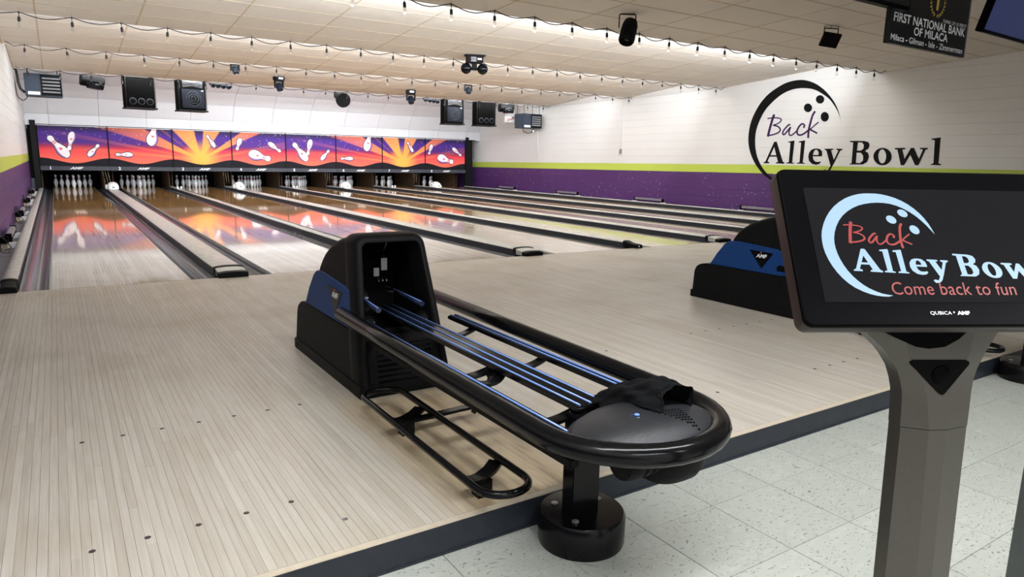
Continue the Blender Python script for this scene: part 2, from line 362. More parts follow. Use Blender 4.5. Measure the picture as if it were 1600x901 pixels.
def text_into(bm, s, size, fn, mi=0, fit=None, **kw):
    me = text_mesh(s, size, **kw)
    if fit:
        xs = [v.co.x for v in me.vertices]; wd = max(xs)-min(xs); me.transform(Matrix.Diagonal((fit/wd, 1, 1, 1)))
    V = [bm.verts.new(fn(v.co.x, v.co.y)) for v in me.vertices]
    for p in me.polygons:
        try: f = bm.faces.new([V[i] for i in p.vertices]); f.material_index = mi
        except ValueError: pass
    bpy.data.meshes.remove(me)
PO, PE = 1.78473, 1.63244; LW = 1.0541
def LX(i): return (i//2)*(PO+PE)+(i % 2)*PO
XR, XL = 14.04, -.51
YF = -4.98; ZF = -.10
LOGO=[["serif",[[[-3.535,1.65],[-3.467,1.649],[-3.256,1.196],[-3.389,1.194],[-3.522,1.529],[-3.67,1.203],[-3.731,1.196]]]],["serif",[[[-3.624,1.345],[-3.443,1.346],[-3.432,1.312],[-3.639,1.31]]]],["serif",[[[-3.779,1.159],[-3.776,1.18],[-3.732,1.198],[-3.671,1.206],[-3.615,1.182],[-3.62,1.159]]]],["serif",[[[-3.446,1.159],[-3.443,1.182],[-3.39,1.197],[-3.265,1.206],[-3.217,1.184],[-3.22,1.156]]]],["serif",[[[-3.161,1.628],[-3.166,1.649],[-3.004,1.675],[-3.015,1.187],[-2.964,1.178],[-2.967,1.161],[-3.165,1.164],[-3.164,1.182],[-3.103,1.196],[-3.106,1.627]]]],["serif",[[[-2.893,1.628],[-2.899,1.65],[-2.74,1.675],[-2.747,1.191],[-2.693,1.18],[-2.692,1.163],[-2.892,1.164],[-2.891,1.183],[-2.831,1.196],[-2.836,1.625]]]],["serif",[[[-2.3,1.329],[-2.518,1.328],[-2.493,1.255],[-2.441,1.213],[-2.373,1.209],[-2.314,1.222],[-2.308,1.204],[-2.348,1.164],[-2.42,1.148],[-2.517,1.164],[-2.599,1.23],[-2.625,1.315],[-2.618,1.4],[-2.57,1.466],[-2.499,1.493],[-2.432,1.496],[-2.357,1.482],[-2.308,1.436],[-2.295,1.365]],[[-2.518,1.357],[-2.387,1.357],[-2.385,1.412],[-2.421,1.46],[-2.463,1.47],[-2.499,1.436]]]],["serif",[[[-2.255,1.49],[-2.05,1.49],[-2.051,1.47],[-2.099,1.46],[-2.011,1.255],[-1.932,1.455],[-1.978,1.469],[-1.978,1.49],[-1.837,1.489],[-1.844,1.466],[-1.887,1.449],[-2.002,1.179],[-2.065,1.053],[-2.112,1.005],[-2.188,0.985],[-2.227,1.032],[-2.202,1.05],[-2.128,1.034],[-2.074,1.13],[-2.209,1.454],[-2.25,1.47]]]],["serif",[[[-1.692,1.626],[-1.691,1.65],[-1.383,1.646],[-1.294,1.622],[-1.261,1.561],[-1.278,1.493],[-1.344,1.445],[-1.275,1.405],[-1.247,1.323],[-1.275,1.227],[-1.356,1.173],[-1.65,1.168],[-1.649,1.182],[-1.608,1.194],[-1.621,1.618]],[[-1.517,1.618],[-1.52,1.452],[-1.439,1.452],[-1.386,1.493],[-1.388,1.569],[-1.429,1.613]],[[-1.522,1.411],[-1.513,1.203],[-1.424,1.2],[-1.365,1.253],[-1.376,1.349],[-1.427,1.407]]]],["serif",[[[-0.784,1.336],[-0.784,1.298],[-0.793,1.262],[-0.811,1.23],[-0.837,1.202],[-0.869,1.181],[-0.907,1.168],[-0.948,1.163],[-0.99,1.166],[-1.031,1.179],[-1.069,1.199],[-1.102,1.226],[-1.129,1.258],[-1.148,1.295],[-1.157,1.333],[-1.157,1.372],[-1.147,1.409],[-1.128,1.441],[-1.102,1.469],[-1.068,1.489],[-1.03,1.502],[-0.989,1.506],[-0.947,1.502],[-0.907,1.489],[-0.869,1.469],[-0.837,1.442],[-0.811,1.41],[-0.793,1.374]],[[-0.897,1.339],[-0.896,1.309],[-0.898,1.28],[-0.904,1.253],[-0.914,1.231],[-0.927,1.215],[-0.942,1.204],[-0.959,1.2],[-0.977,1.204],[-0.995,1.214],[-1.012,1.23],[-1.027,1.252],[-1.04,1.278],[-1.049,1.307],[-1.055,1.338],[-1.057,1.369],[-1.054,1.398],[-1.048,1.425],[-1.038,1.447],[-1.025,1.463],[-1.01,1.473],[-0.992,1.477],[-0.975,1.473],[-0.957,1.463],[-0.94,1.447],[-0.925,1.425],[-0.912,1.399],[-0.903,1.37]]]],["serif",[[[-0.746,1.502],[-0.535,1.505],[-0.534,1.479],[-0.59,1.47],[-0.529,1.296],[-0.431,1.505],[-0.373,1.505],[-0.257,1.293],[-0.204,1.473],[-0.262,1.483],[-0.261,1.505],[-0.114,1.504],[-0.115,1.479],[-0.154,1.47],[-0.249,1.177],[-0.313,1.176],[-0.427,1.369],[-0.52,1.172],[-0.586,1.171],[-0.689,1.47],[-0.741,1.479]]]],["serif",[[[-0.072,1.659],[-0.071,1.674],[0.09,1.697],[0.112,1.221],[0.163,1.2],[0.163,1.182],[-0.025,1.187],[-0.024,1.204],[0.02,1.22],[-0.009,1.642]]]],["dot",[[[-2.649,2.365],[-2.649,2.345],[-2.654,2.326],[-2.664,2.309],[-2.679,2.295],[-2.696,2.284],[-2.717,2.278],[-2.739,2.277],[-2.762,2.28],[-2.784,2.288],[-2.804,2.3],[-2.822,2.316],[-2.836,2.334],[-2.846,2.354],[-2.85,2.375],[-2.85,2.396],[-2.845,2.415],[-2.835,2.432],[-2.82,2.446],[-2.802,2.456],[-2.782,2.462],[-2.759,2.463],[-2.737,2.46],[-2.715,2.452],[-2.695,2.44],[-2.677,2.424],[-2.663,2.406],[-2.654,2.386]]]],["dot",[[[-2.378,2.528],[-2.378,2.509],[-2.383,2.49],[-2.393,2.474],[-2.407,2.461],[-2.425,2.451],[-2.446,2.446],[-2.468,2.445],[-2.49,2.448],[-2.512,2.456],[-2.533,2.468],[-2.55,2.483],[-2.564,2.5],[-2.574,2.52],[-2.579,2.54],[-2.578,2.559],[-2.573,2.578],[-2.563,2.594],[-2.548,2.607],[-2.53,2.617],[-2.51,2.622],[-2.488,2.623],[-2.465,2.619],[-2.443,2.611],[-2.423,2.599],[-2.406,2.584],[-2.392,2.567],[-2.382,2.548]]]],["dot",[[[-2.229,2.16],[-2.229,2.137],[-2.234,2.116],[-2.243,2.098],[-2.256,2.082],[-2.273,2.071],[-2.293,2.064],[-2.314,2.062],[-2.336,2.065],[-2.357,2.073],[-2.377,2.086],[-2.394,2.103],[-2.408,2.123],[-2.417,2.144],[-2.422,2.167],[-2.422,2.19],[-2.417,2.211],[-2.408,2.23],[-2.394,2.245],[-2.377,2.256],[-2.358,2.263],[-2.337,2.265],[-2.315,2.261],[-2.294,2.253],[-2.274,2.24],[-2.257,2.223],[-2.244,2.204],[-2.234,2.182]]]],["arc",[[[-1.93,2.022],[-1.95,2.08],[-1.978,2.163],[-2.01,2.243],[-2.044,2.311],[-2.082,2.378],[-2.129,2.447],[-2.19,2.521],[-2.26,2.598],[-2.335,2.67],[-2.414,2.737],[-2.498,2.798],[-2.582,2.851],[-2.664,2.892],[-2.746,2.925],[-2.825,2.95],[-2.896,2.968],[-2.963,2.978],[-3.037,2.982],[-3.123,2.981],[-3.215,2.973],[-3.308,2.957],[-3.399,2.933],[-3.49,2.9],[-3.581,2.859],[-3.674,2.81],[-3.768,2.754],[-3.855,2.69],[-3.931,2.619],[-4.001,2.542],[-4.064,2.456],[-4.124,2.358],[-4.178,2.251],[-4.22,2.144],[-4.247,2.039],[-4.262,1.935],[-4.269,1.836],[-4.269,1.748],[-4.26,1.665],[-4.243,1.582],[-4.216,1.496],[-4.18,1.41],[-4.137,1.327],[-4.09,1.25],[-4.037,1.175],[-3.977,1.103],[-3.906,1.03],[-3.828,0.959],[-3.752,0.897],[-3.681,0.851],[-3.611,0.815],[-3.54,0.779],[-3.468,0.738],[-3.394,0.697],[-3.316,0.663],[-3.222,0.637],[-3.124,0.618],[-3.056,0.606],[-3.114,0.633],[-3.199,0.674],[-3.29,0.719],[-3.386,0.766],[-3.489,0.819],[-3.583,0.875],[-3.664,0.934],[-3.737,0.996],[-3.803,1.064],[-3.864,1.139],[-3.917,1.219],[-3.963,1.3],[-3.999,1.382],[-4.026,1.466],[-4.047,1.553],[-4.061,1.645],[-4.069,1.741],[-4.068,1.833],[-4.057,1.917],[-4.038,1.998],[-4.009,2.081],[-3.97,2.173],[-3.923,2.266],[-3.869,2.351],[-3.811,2.422],[-3.746,2.485],[-3.676,2.544],[-3.601,2.603],[-3.521,2.657],[-3.437,2.704],[-3.35,2.741],[-3.258,2.77],[-3.167,2.79],[-3.076,2.8],[-2.985,2.802],[-2.897,2.797],[-2.814,2.789],[-2.734,2.775],[-2.658,2.755],[-2.584,2.727],[-2.514,2.692],[-2.446,2.653],[-2.377,2.611],[-2.31,2.566],[-2.248,2.516],[-2.19,2.457],[-2.136,2.394],[-2.089,2.333],[-2.049,2.276],[-2.016,2.221],[-1.988,2.168],[-1.963,2.112],[-1.944,2.059]]]],["script",[[[-3.629,2.275],[-3.635,2.257],[-3.645,2.23],[-3.657,2.196],[-3.668,2.156],[-3.681,2.107],[-3.695,2.048],[-3.709,1.989],[-3.721,1.936],[-3.731,1.887],[-3.739,1.842],[-3.746,1.803],[-3.751,1.776]],[[-3.569,2.255],[-3.576,2.236],[-3.585,2.21],[-3.596,2.177],[-3.608,2.139],[-3.62,2.09],[-3.634,2.033],[-3.647,1.974],[-3.659,1.921],[-3.669,1.874],[-3.677,1.828],[-3.684,1.79],[-3.689,1.763]]]],["script",[[[-3.769,2.163],[-3.753,2.165],[-3.732,2.168],[-3.707,2.172],[-3.679,2.174],[-3.648,2.175],[-3.612,2.175],[-3.576,2.175],[-3.544,2.174],[-3.516,2.171],[-3.489,2.167],[-3.465,2.162],[-3.446,2.157],[-3.431,2.151],[-3.422,2.146],[-3.417,2.142],[-3.415,2.138],[-3.415,2.132],[-3.418,2.123],[-3.424,2.113],[-3.434,2.103],[-3.449,2.092],[-3.47,2.08],[-3.493,2.07],[-3.516,2.06],[-3.541,2.052],[-3.569,2.045],[-3.595,2.039],[-3.614,2.035]],[[-3.779,2.189],[-3.763,2.192],[-3.741,2.195],[-3.715,2.198],[-3.686,2.201],[-3.653,2.202],[-3.617,2.202],[-3.58,2.202],[-3.546,2.2],[-3.515,2.197],[-3.486,2.193],[-3.46,2.187],[-3.438,2.181],[-3.419,2.174],[-3.404,2.166],[-3.391,2.154],[-3.384,2.14],[-3.383,2.125],[-3.388,2.11],[-3.397,2.096],[-3.41,2.083],[-3.428,2.07],[-3.451,2.057],[-3.475,2.046],[-3.5,2.035],[-3.527,2.027],[-3.557,2.019],[-3.583,2.013],[-3.602,2.009]]]],["script",[[[-3.609,2.006],[-3.587,2.003],[-3.555,1.998],[-3.523,1.992],[-3.497,1.985],[-3.477,1.976],[-3.459,1.965],[-3.445,1.953],[-3.434,1.942],[-3.427,1.932],[-3.423,1.92],[-3.423,1.91],[-3.425,1.9],[-3.431,1.891],[-3.442,1.881],[-3.457,1.87],[-3.475,1.861],[-3.495,1.852],[-3.517,1.845],[-3.542,1.837],[-3.57,1.831],[-3.603,1.824],[-3.642,1.818],[-3.679,1.813],[-3.704,1.809]],[[-3.606,2.038],[-3.584,2.035],[-3.552,2.03],[-3.517,2.023],[-3.486,2.015],[-3.46,2.003],[-3.437,1.989],[-3.418,1.974],[-3.403,1.958],[-3.392,1.941],[-3.386,1.922],[-3.384,1.904],[-3.389,1.886],[-3.399,1.87],[-3.414,1.856],[-3.433,1.843],[-3.453,1.832],[-3.475,1.823],[-3.5,1.814],[-3.527,1.806],[-3.556,1.799],[-3.591,1.792],[-3.631,1.786],[-3.668,1.781],[-3.694,1.777]]]],["script",[[[-3.146,2.035],[-3.152,2.036],[-3.165,2.04],[-3.184,2.041],[-3.204,2.034],[-3.223,2.022],[-3.242,2.005],[-3.261,1.986],[-3.279,1.967],[-3.296,1.949],[-3.313,1.929],[-3.329,1.909],[-3.34,1.89],[-3.347,1.871],[-3.35,1.853],[-3.35,1.836],[-3.346,1.821],[-3.337,1.807],[-3.324,1.795],[-3.303,1.787],[-3.282,1.79],[-3.264,1.799],[-3.249,1.813],[-3.232,1.83],[-3.214,1.85],[-3.191,1.876],[-3.164,1.909],[-3.139,1.94],[-3.121,1.961]],[[-3.152,2.002],[-3.16,2.004],[-3.168,2.006],[-3.173,2.007],[-3.181,2.005],[-3.194,1.995],[-3.211,1.98],[-3.229,1.962],[-3.247,1.944],[-3.263,1.926],[-3.279,1.908],[-3.293,1.889],[-3.303,1.874],[-3.308,1.86],[-3.31,1.847],[-3.309,1.836],[-3.308,1.829],[-3.305,1.824],[-3.302,1.821],[-3.302,1.821],[-3.301,1.821],[-3.293,1.826],[-3.28,1.837],[-3.265,1.853],[-3.247,1.872],[-3.224,1.898],[-3.197,1.931],[-3.172,1.961],[-3.155,1.982]]]],["script",[[[-3.155,1.977],[-3.161,1.96],[-3.17,1.935],[-3.178,1.907],[-3.184,1.882],[-3.185,1.861],[-3.184,1.842],[-3.181,1.824],[-3.176,1.808],[-3.168,1.795],[-3.156,1.782],[-3.141,1.773],[-3.122,1.769],[-3.104,1.771],[-3.086,1.777],[-3.068,1.787],[-3.049,1.799],[-3.026,1.816],[-2.999,1.838],[-2.975,1.858],[-2.959,1.872]],[[-3.121,1.966],[-3.127,1.948],[-3.136,1.923],[-3.144,1.897],[-3.149,1.875],[-3.15,1.857],[-3.149,1.841],[-3.147,1.827],[-3.143,1.816],[-3.138,1.808],[-3.133,1.802],[-3.129,1.8],[-3.125,1.799],[-3.117,1.8],[-3.105,1.804],[-3.09,1.812],[-3.073,1.823],[-3.051,1.839],[-3.025,1.86],[-3.001,1.881],[-2.984,1.895]]]],["script",[[[-2.794,1.934],[-2.789,1.942],[-2.781,1.955],[-2.773,1.971],[-2.771,1.989],[-2.778,2.008],[-2.79,2.023],[-2.804,2.035],[-2.822,2.044],[-2.84,2.048],[-2.858,2.048],[-2.876,2.044],[-2.894,2.035],[-2.911,2.022],[-2.927,2.006],[-2.943,1.987],[-2.956,1.967],[-2.967,1.946],[-2.977,1.923],[-2.984,1.9],[-2.987,1.877],[-2.986,1.855],[-2.98,1.834],[-2.971,1.814],[-2.957,1.797],[-2.938,1.784],[-2.917,1.775],[-2.895,1.771],[-2.872,1.77],[-2.851,1.773],[-2.829,1.778],[-2.806,1.787],[-2.781,1.799],[-2.75,1.818],[-2.716,1.842],[-2.684,1.865],[-2.663,1.881]],[[-2.832,1.955],[-2.827,1.963],[-2.82,1.974],[-2.814,1.985],[-2.813,1.99],[-2.815,1.994],[-2.821,2.001],[-2.828,2.008],[-2.834,2.011],[-2.839,2.012],[-2.847,2.012],[-2.856,2.01],[-2.866,2.004],[-2.878,1.995],[-2.892,1.98],[-2.906,1.964],[-2.917,1.947],[-2.927,1.928],[-2.935,1.908],[-2.941,1.888],[-2.944,1.871],[-2.943,1.856],[-2.939,1.841],[-2.933,1.828],[-2.927,1.82],[-2.919,1.815],[-2.908,1.811],[-2.894,1.808],[-2.879,1.807],[-2.864,1.809],[-2.847,1.813],[-2.828,1.82],[-2.807,1.831],[-2.778,1.848],[-2.745,1.872],[-2.713,1.894],[-2.691,1.91]]]],["script",[[[-2.588,2.303],[-2.598,2.289],[-2.612,2.269],[-2.628,2.242],[-2.642,2.212],[-2.652,2.176],[-2.662,2.137],[-2.67,2.096],[-2.677,2.056],[-2.685,2.018],[-2.692,1.98],[-2.698,1.94],[-2.702,1.899],[-2.703,1.852],[-2.702,1.801],[-2.7,1.755],[-2.699,1.723]],[[-2.545,2.277],[-2.554,2.263],[-2.568,2.243],[-2.582,2.22],[-2.594,2.193],[-2.604,2.161],[-2.612,2.123],[-2.62,2.083],[-2.628,2.043],[-2.635,2.005],[-2.642,1.968],[-2.648,1.93],[-2.652,1.891],[-2.653,1.846],[-2.652,1.797],[-2.649,1.751],[-2.648,1.72]]]],["script",[[[-2.469,2.067],[-2.486,2.054],[-2.51,2.035],[-2.537,2.014],[-2.563,1.993],[-2.589,1.971],[-2.616,1.949],[-2.641,1.928],[-2.658,1.913]],[[-2.449,2.047],[-2.465,2.034],[-2.489,2.015],[-2.516,1.994],[-2.542,1.973],[-2.567,1.952],[-2.595,1.929],[-2.619,1.908],[-2.636,1.894]]]],["script",[[[-2.654,1.887],[-2.639,1.881],[-2.617,1.871],[-2.592,1.86],[-2.568,1.849],[-2.542,1.837],[-2.514,1.824],[-2.488,1.811],[-2.471,1.802]],[[-2.639,1.92],[-2.624,1.913],[-2.602,1.904],[-2.577,1.892],[-2.552,1.881],[-2.526,1.869],[-2.498,1.855],[-2.472,1.842],[-2.454,1.834]]]]]
ARC2=[[0.2733,-0.1309],[0.2706,-0.1217],[0.2663,-0.1099],[0.2609,-0.0995],[0.2542,-0.0895],[0.2459,-0.0801],[0.2363,-0.0717],[0.226,-0.0647],[0.2147,-0.059],[0.202,-0.0546],[0.1893,-0.0516],[0.1782,-0.0503],[0.1675,-0.0501],[0.1565,-0.0503],[0.1451,-0.0518],[0.1321,-0.0553],[0.1189,-0.0606],[0.1058,-0.0684],[0.0936,-0.0779],[0.0835,-0.0883],[0.075,-0.0998],[0.0678,-0.1125],[0.0625,-0.1252],[0.0597,-0.1366],[0.0587,-0.1476],[0.0588,-0.1585],[0.0604,-0.1696],[0.0637,-0.1816],[0.0686,-0.1937],[0.0749,-0.2054],[0.0827,-0.2163],[0.0918,-0.2258],[0.1023,-0.234],[0.1147,-0.2406],[0.1276,-0.2456],[0.1392,-0.2484],[0.1498,-0.2497],[0.1599,-0.25],[0.1677,-0.2478],[0.1595,-0.2467],[0.1487,-0.2444],[0.1381,-0.2404],[0.1275,-0.235],[0.1182,-0.2286],[0.1096,-0.2209],[0.1017,-0.2119],[0.0949,-0.202],[0.0894,-0.1913],[0.0852,-0.1803],[0.0825,-0.1699],[0.0811,-0.1596],[0.0809,-0.1499],[0.0822,-0.1399],[0.0855,-0.1287],[0.0907,-0.1173],[0.0979,-0.106],[0.107,-0.0956],[0.1178,-0.0869],[0.1295,-0.0799],[0.1411,-0.075],[0.153,-0.0717],[0.1655,-0.0696],[0.1781,-0.0687],[0.1903,-0.0691],[0.2021,-0.0709],[0.2136,-0.0745],[0.2246,-0.0797],[0.2355,-0.0867],[0.2455,-0.0948],[0.2537,-0.1035],[0.2608,-0.1125],[0.268,-0.1228]]
AFF=[[0.09172,-0.00436],[-0.00333,0.08612],[0.45722,-0.31867]]
def settle(root, base):
    base = Vector(base); root.location = root.location+base
    for ch in root.children: ch.location = ch.location-base
    return root
def pick_largest(items, n=300):
    """items: (centre, payload); returns payloads of the n nearest ones that are in the frame, and the rest"""
    sc = []
    for c, pl in items:
        d = Vector(c)-cam.matrix_world.translation; z = d.dot(fw)
        ok = False
        if z > .2:
            x = d.dot(r2)/z*F_PX; y = d.dot(u2)/z*F_PX
            ok = abs(x) < 840 and abs(y) < 490
        sc.append((0 if ok else 1, d.length, pl))
    sc.sort(key=lambda t: (t[0], t[1]))
    return [s[2] for s in sc[:n]], [s[2] for s in sc[n:]]

# ================================================================ FLOORS
bm = bmesh.new(); bx(bm, XL-.3, XR+.3, -11.5, YF, ZF-.12, ZF-.004)
floor_low = tag(obj('floor', bm, M['grout']), 'pale speckled vinyl tile floor one step below the wooden approach', None, kind='structure')
T = .331; g = .0009
items = []
for i in range(-10, 36):
    for j in range(0, 14):
        x0 = 2.03+i*T; x1 = x0+T; y1 = -4.884-j*T; y0 = y1-T
        if x1 < XL or x0 > XR: continue
        x0 = max(x0, XL); x1 = min(x1, XR); y1 = min(y1, YF)
        if y0 > YF-.01: continue
        if (x0+x1)/2 > -1 and y0 > -10: items.append((((x0+x1)/2, (y0+y1)/2, ZF), (x0, x1, y0, y1)))
a_, b_ = pick_largest(items)
def tile_bm(bm, d, z0, z1, g=.0009, c=.0012):
    x0, x1, y0, y1 = d; x0 += g; x1 -= g; y0 += g; y1 -= g
    lo = [bm.verts.new(p) for p in ((x0, y0, z0), (x1, y0, z0), (x1, y1, z0), (x0, y1, z0))]
    hi = [bm.verts.new(p) for p in ((x0+c, y0+c, z1), (x1-c, y0+c, z1), (x1-c, y1-c, z1), (x0+c, y1-c, z1))]
    bm.faces.new(hi)
    for k in range(4): bm.faces.new((lo[k], lo[(k+1) % 4], hi[(k+1) % 4], hi[k]))
for d in a_:
    bm = bmesh.new(); tile_bm(bm, d, ZF-.004, ZF+random.uniform(-.0003, .0003)); obj('tile', bm, M['vct'], floor_low)
bm = bmesh.new()
for d in b_: tile_bm(bm, d, ZF-.004, ZF)
tag(obj('tile', bm, M['vct'], floor_low), None, None, kind='stuff')

# the raised wooden approach
bm = bmesh.new(); bx(bm, XL-.3, XR+.3, YF, 0, ZF-.12, -.006)
approach = tag(obj('floor', bm, M['seam']), 'bleached maple strip flooring of the raised bowling approach', None, kind='structure')
PWD = .0269; items = []
x = XL
while x < XR:
    x1 = min(x+PWD, XR); y = YF+.028; first = random.uniform(.25, 1.9)
    while y < -.004:
        y1 = min(y+first, -.004); first = random.uniform(.9, 2.6)
        if -.004-y1 < .25: y1 = -.004
        # shorter cells are judged by their near end
        items.append((((x+x1)/2, y+min(.3, (y1-y)/2), 0), (x, x1, y, y1))); y = y1
    x = x1
a_, b_ = pick_largest(items)
def plank_bm(bm, d, dz=0):
    x0, x1, y0, y1 = d; g = random.choice((.0001, .00015, .0002, .0004)); c = .0002
    x0 += g; x1 -= g; y0 += g*.6; y1 -= g*.6
    lo = [bm.verts.new(p) for p in ((x0, y0, -.006), (x1, y0, -.006), (x1, y1, -.006), (x0, y1, -.006))]
    hi = [bm.verts.new(p) for p in ((x0+c, y0+c, dz), (x1-c, y0+c, dz), (x1-c, y1-c, dz), (x0+c, y1-c, dz))]
    bm.faces.new(hi)
    for k in range(4): bm.faces.new((lo[k], lo[(k+1) % 4], hi[(k+1) % 4], hi[k]))
for d in a_:
    bm = bmesh.new(); plank_bm(bm, d, random.uniform(-.00015, .00015)); obj('plank', bm, M['plank'], approach)
bm = bmesh.new()
for d in b_: plank_bm(bm, d)
tag(obj('plank', bm, M['plank'], approach), None, None, kind='stuff')
obj('nosing', (lambda bm: (bx(bm, XL, XR, YF, YF+.028, -.02, .0006, bev=.002), bm)[1])(bmesh.new()), M['nosing'], approach)
tr = obj('trim_1', (lambda bm: (bx(bm, XL, XR, YF-.005, YF, ZF, -.002), bx(bm, XL, XR, YF-.009, YF-.005, ZF, ZF+.008), bm)[2])(bmesh.new()), M['riser'])
tag(tr, 'dark navy vinyl riser along the front edge of the wooden approach', None, kind='structure')
bm = bmesh.new(); bx(bm, XL, XR, -.0038, .0035, -.02, -.0012); obj('foul_line', bm, M['dark'], approach)
# inlaid dots of the approach
for y, xs in ((-3.69, [.107, .249, .392, .535, .678, .822, .967, 2.686, 2.829]), (-3.64, [3.623, 3.769, 3.908, 4.059, 4.202, 4.347, 4.489]),
              (-4.59, [.107, .25, .391, .533, .676]), (-4.556, [2.676, 2.819]), (-4.562, [3.629, 3.773, 3.912, 4.055])):
    for x in xs: lat('inlaid_dot', [(.0085, 0), (.0095, .0004), (.0095, .0007), (.0085, .0009)], M['marker'], approach, 12, (x, y, .0002))
lat('inlaid_dot', [(.0095, 0), (.0095, .0007), (.0085, .0009)], M['plate'], approach, 14, (.79, -4.79, .0002))

# ================================================================ WALLS
BZ = .2032; BL = .4064; COURSE0 = .922-.2032*5
def block_bm(bm, side, y0, y1, z0, z1, dep=.0035):
    """one block face: raised field with chamfered edge, joints recessed"""
    g = .0030; h = .0002; X = XR if side > 0 else XL; s = -side
    yy0, yy1, zz0, zz1 = y0+h, y1-h, z0+g, z1-g
    lo = [bm.verts.new((X-s*dep, a, b)) for a, b in ((y0+h*.3, z0+g*.4), (y1-h*.3, z0+g*.4), (y1-h*.3, z1-g*.4), (y0+h*.3, z1-g*.4))]
    hi = [bm.verts.new((X, a, b)) for a, b in ((yy0, zz0), (yy1, zz0), (yy1, zz1), (yy0, zz1))]
    q = [bm.faces.new(hi)]
    for k in range(4): q.append(bm.faces.new((lo[k], lo[(k+1) % 4], hi[(k+1) % 4], hi[k])))
    if side > 0:
        for f in q: f.normal_flip()
def wall(name, side, label):
    X = XR if side > 0 else XL
    bm = bmesh.new(); a, b = (X+side*.0036, X+side*.2); bx(bm, min(a, b), max(a, b), -11.5, 18.8, -.25, 4.1)
    wl = tag(obj(name, bm, M['wall']), label, None, kind='structure')
    items = []
    for c in range(-1, 19):
        y = -9.9+(.2032 if c % 2 else 0)
        while y < 18.4:
            sh = .0095*max(0, y+.2-4) if side > 0 else .10
            z0 = COURSE0+c*BZ-sh; z1 = z0+BZ
            items.append(((X, y+.2, (z0+z1)/2), (y, y+BL, z0, z1))); y += BL
    if side > 0:
        a_, b_ = pick_largest([it for it in items if it[1][3] > 0])
    else: a_, b_ = [], [it[1] for it in items]
    for d in a_:
        bm = bmesh.new(); block_bm(bm, side, *d); obj('block', bm, M['wall'], wl)
    s = set(a_); bm = bmesh.new()
    for it in items:
        if it[1] not in s: block_bm(bm, side, *it[1])
    tag(obj('block', bm, M['wall'], wl), None, None, kind='stuff')
    return wl
wall('wall_right', 1, 'painted block wall, white over lime green stripe over scuffed purple, on the right')
wall('wall_left', -1, 'painted block wall, white over lime green stripe over purple, on the left')
bm = bmesh.new(); bx(bm, XL-.2, XR+.2, 20.3, 20.5, -.3, 4.1)
tag(obj('wall_back', bm, M['dark']), 'dark wall behind the pin machines', None, kind='structure')
# the far side of the room behind the photographer, unseen but bounding the light
bm = bmesh.new(); bx(bm, XL-.2, XR+.2, -11.7, -11.5, -.3, 4.1)
tag(obj('wall_front', bm, M['soffit']), 'plain wall behind the seating area', None, kind='structure')

# ================================================================ CEILING
TX = 1.2192; TY = .61; X0C = .05
def ceiling(ya, yb, zfn, label, first_edge=None, drop=None, cove_rows=None, matc='ceil', matg='grid'):
    """a run of lay-in tiles from y=ya up to its front edge y=yb"""
    bm = bmesh.new()
    sl = [ya, yb]
    V = [bm.verts.new((x, y, zfn(y)+dz)) for x in (XL, XR) for y in sl for dz in (.02, .12)]
    for q in ((0, 2, 3, 1), (4, 5, 7, 6), (0, 4, 6, 2), (1, 3, 7, 5), (0, 1, 5, 4), (2, 6, 7, 3)): bm.faces.new([V[i] for i in q])
    bmesh.ops.recalc_face_normals(bm, faces=bm.faces)
    root = tag(obj('ceiling', bm, M['grout']), label, None, kind='structure')
    ys = [yb]
    while ys[-1] > ya+.05: ys.append(max(ya, ys[-1]-TY))
    xs = [XL]+[X0C+k*TX for k in range(0, 12) if X0C+k*TX < XR-.02]+[XR]
    for j in range(len(ys)-1):
        for i in range(len(xs)-1):
            x0, x1, y1, y0 = xs[i]+.011, xs[i+1]-.011, ys[j]-.011, ys[j+1]+.011
            if x1-x0 < .03 or y1-y0 < .03: continue
            bm = bmesh.new(); lo = []; hi = []
            for (a, b) in ((x0, y0), (x1, y0), (x1, y1), (x0, y1)):
                lo.append(bm.verts.new((a, b, zfn(b)+.002))); hi.append(bm.verts.new((a, b, zfn(b)+.02)))
            bm.faces.new(lo[::-1])
            for k in range(4): bm.faces.new((lo[k], lo[(k+1) % 4], hi[(k+1) % 4], hi[k]))
            obj('ceiling_tile', bm, M[matc], root)
    bm = bmesh.new(); W = .0115
    def strip(p0, p1, p2, p3):
        a = [bm.verts.new(p) for p in (p0, p1, p2, p3)]; b = [bm.verts.new((p[0], p[1], p[2]+.012)) for p in (p0, p1, p2, p3)]
        bm.faces.new(a[::-1]); bm.faces.new(b)
        for k in range(4): bm.faces.new((a[k], a[(k+1) % 4], b[(k+1) % 4], b[k]))
    for y in ys[1:-1]: strip((XL, y-W, zfn(y-W)), (XR, y-W, zfn(y-W)), (XR, y+W, zfn(y+W)), (XL, y+W, zfn(y+W)))
    for x in xs[1:-1]: strip((x-W, ya, zfn(ya)+.001), (x+W, ya, zfn(ya)+.001), (x+W, yb, zfn(yb)+.001), (x-W, yb, zfn(yb)+.001))
    for x in (XL+W, XR-W): strip((x-W, ya, zfn(ya)-.001), (x+W, ya, zfn(ya)-.001), (x+W, yb, zfn(yb)-.001), (x-W, yb, zfn(yb)-.001))
    tag(obj('ceiling_grid', bm, M[matg], root), None, None, kind='stuff')
    if drop:
        bm = bmesh.new(); bx(bm, XL, XR, yb-.012, yb+.004, zfn(yb)-.004, drop); obj('edge_fascia', bm, M['soffit'], root)
    return root
segs = [(-3.68, 1.2, 2.97, .060, 3.30), (1.2, 5.2, 2.95, .085, 3.28), (5.2, 8.6, 2.93, .094, 3.26), (8.6, 12.4, 2.88, .088, 3.24)]
words = ['shaded', 'second', 'third', 'fourth']
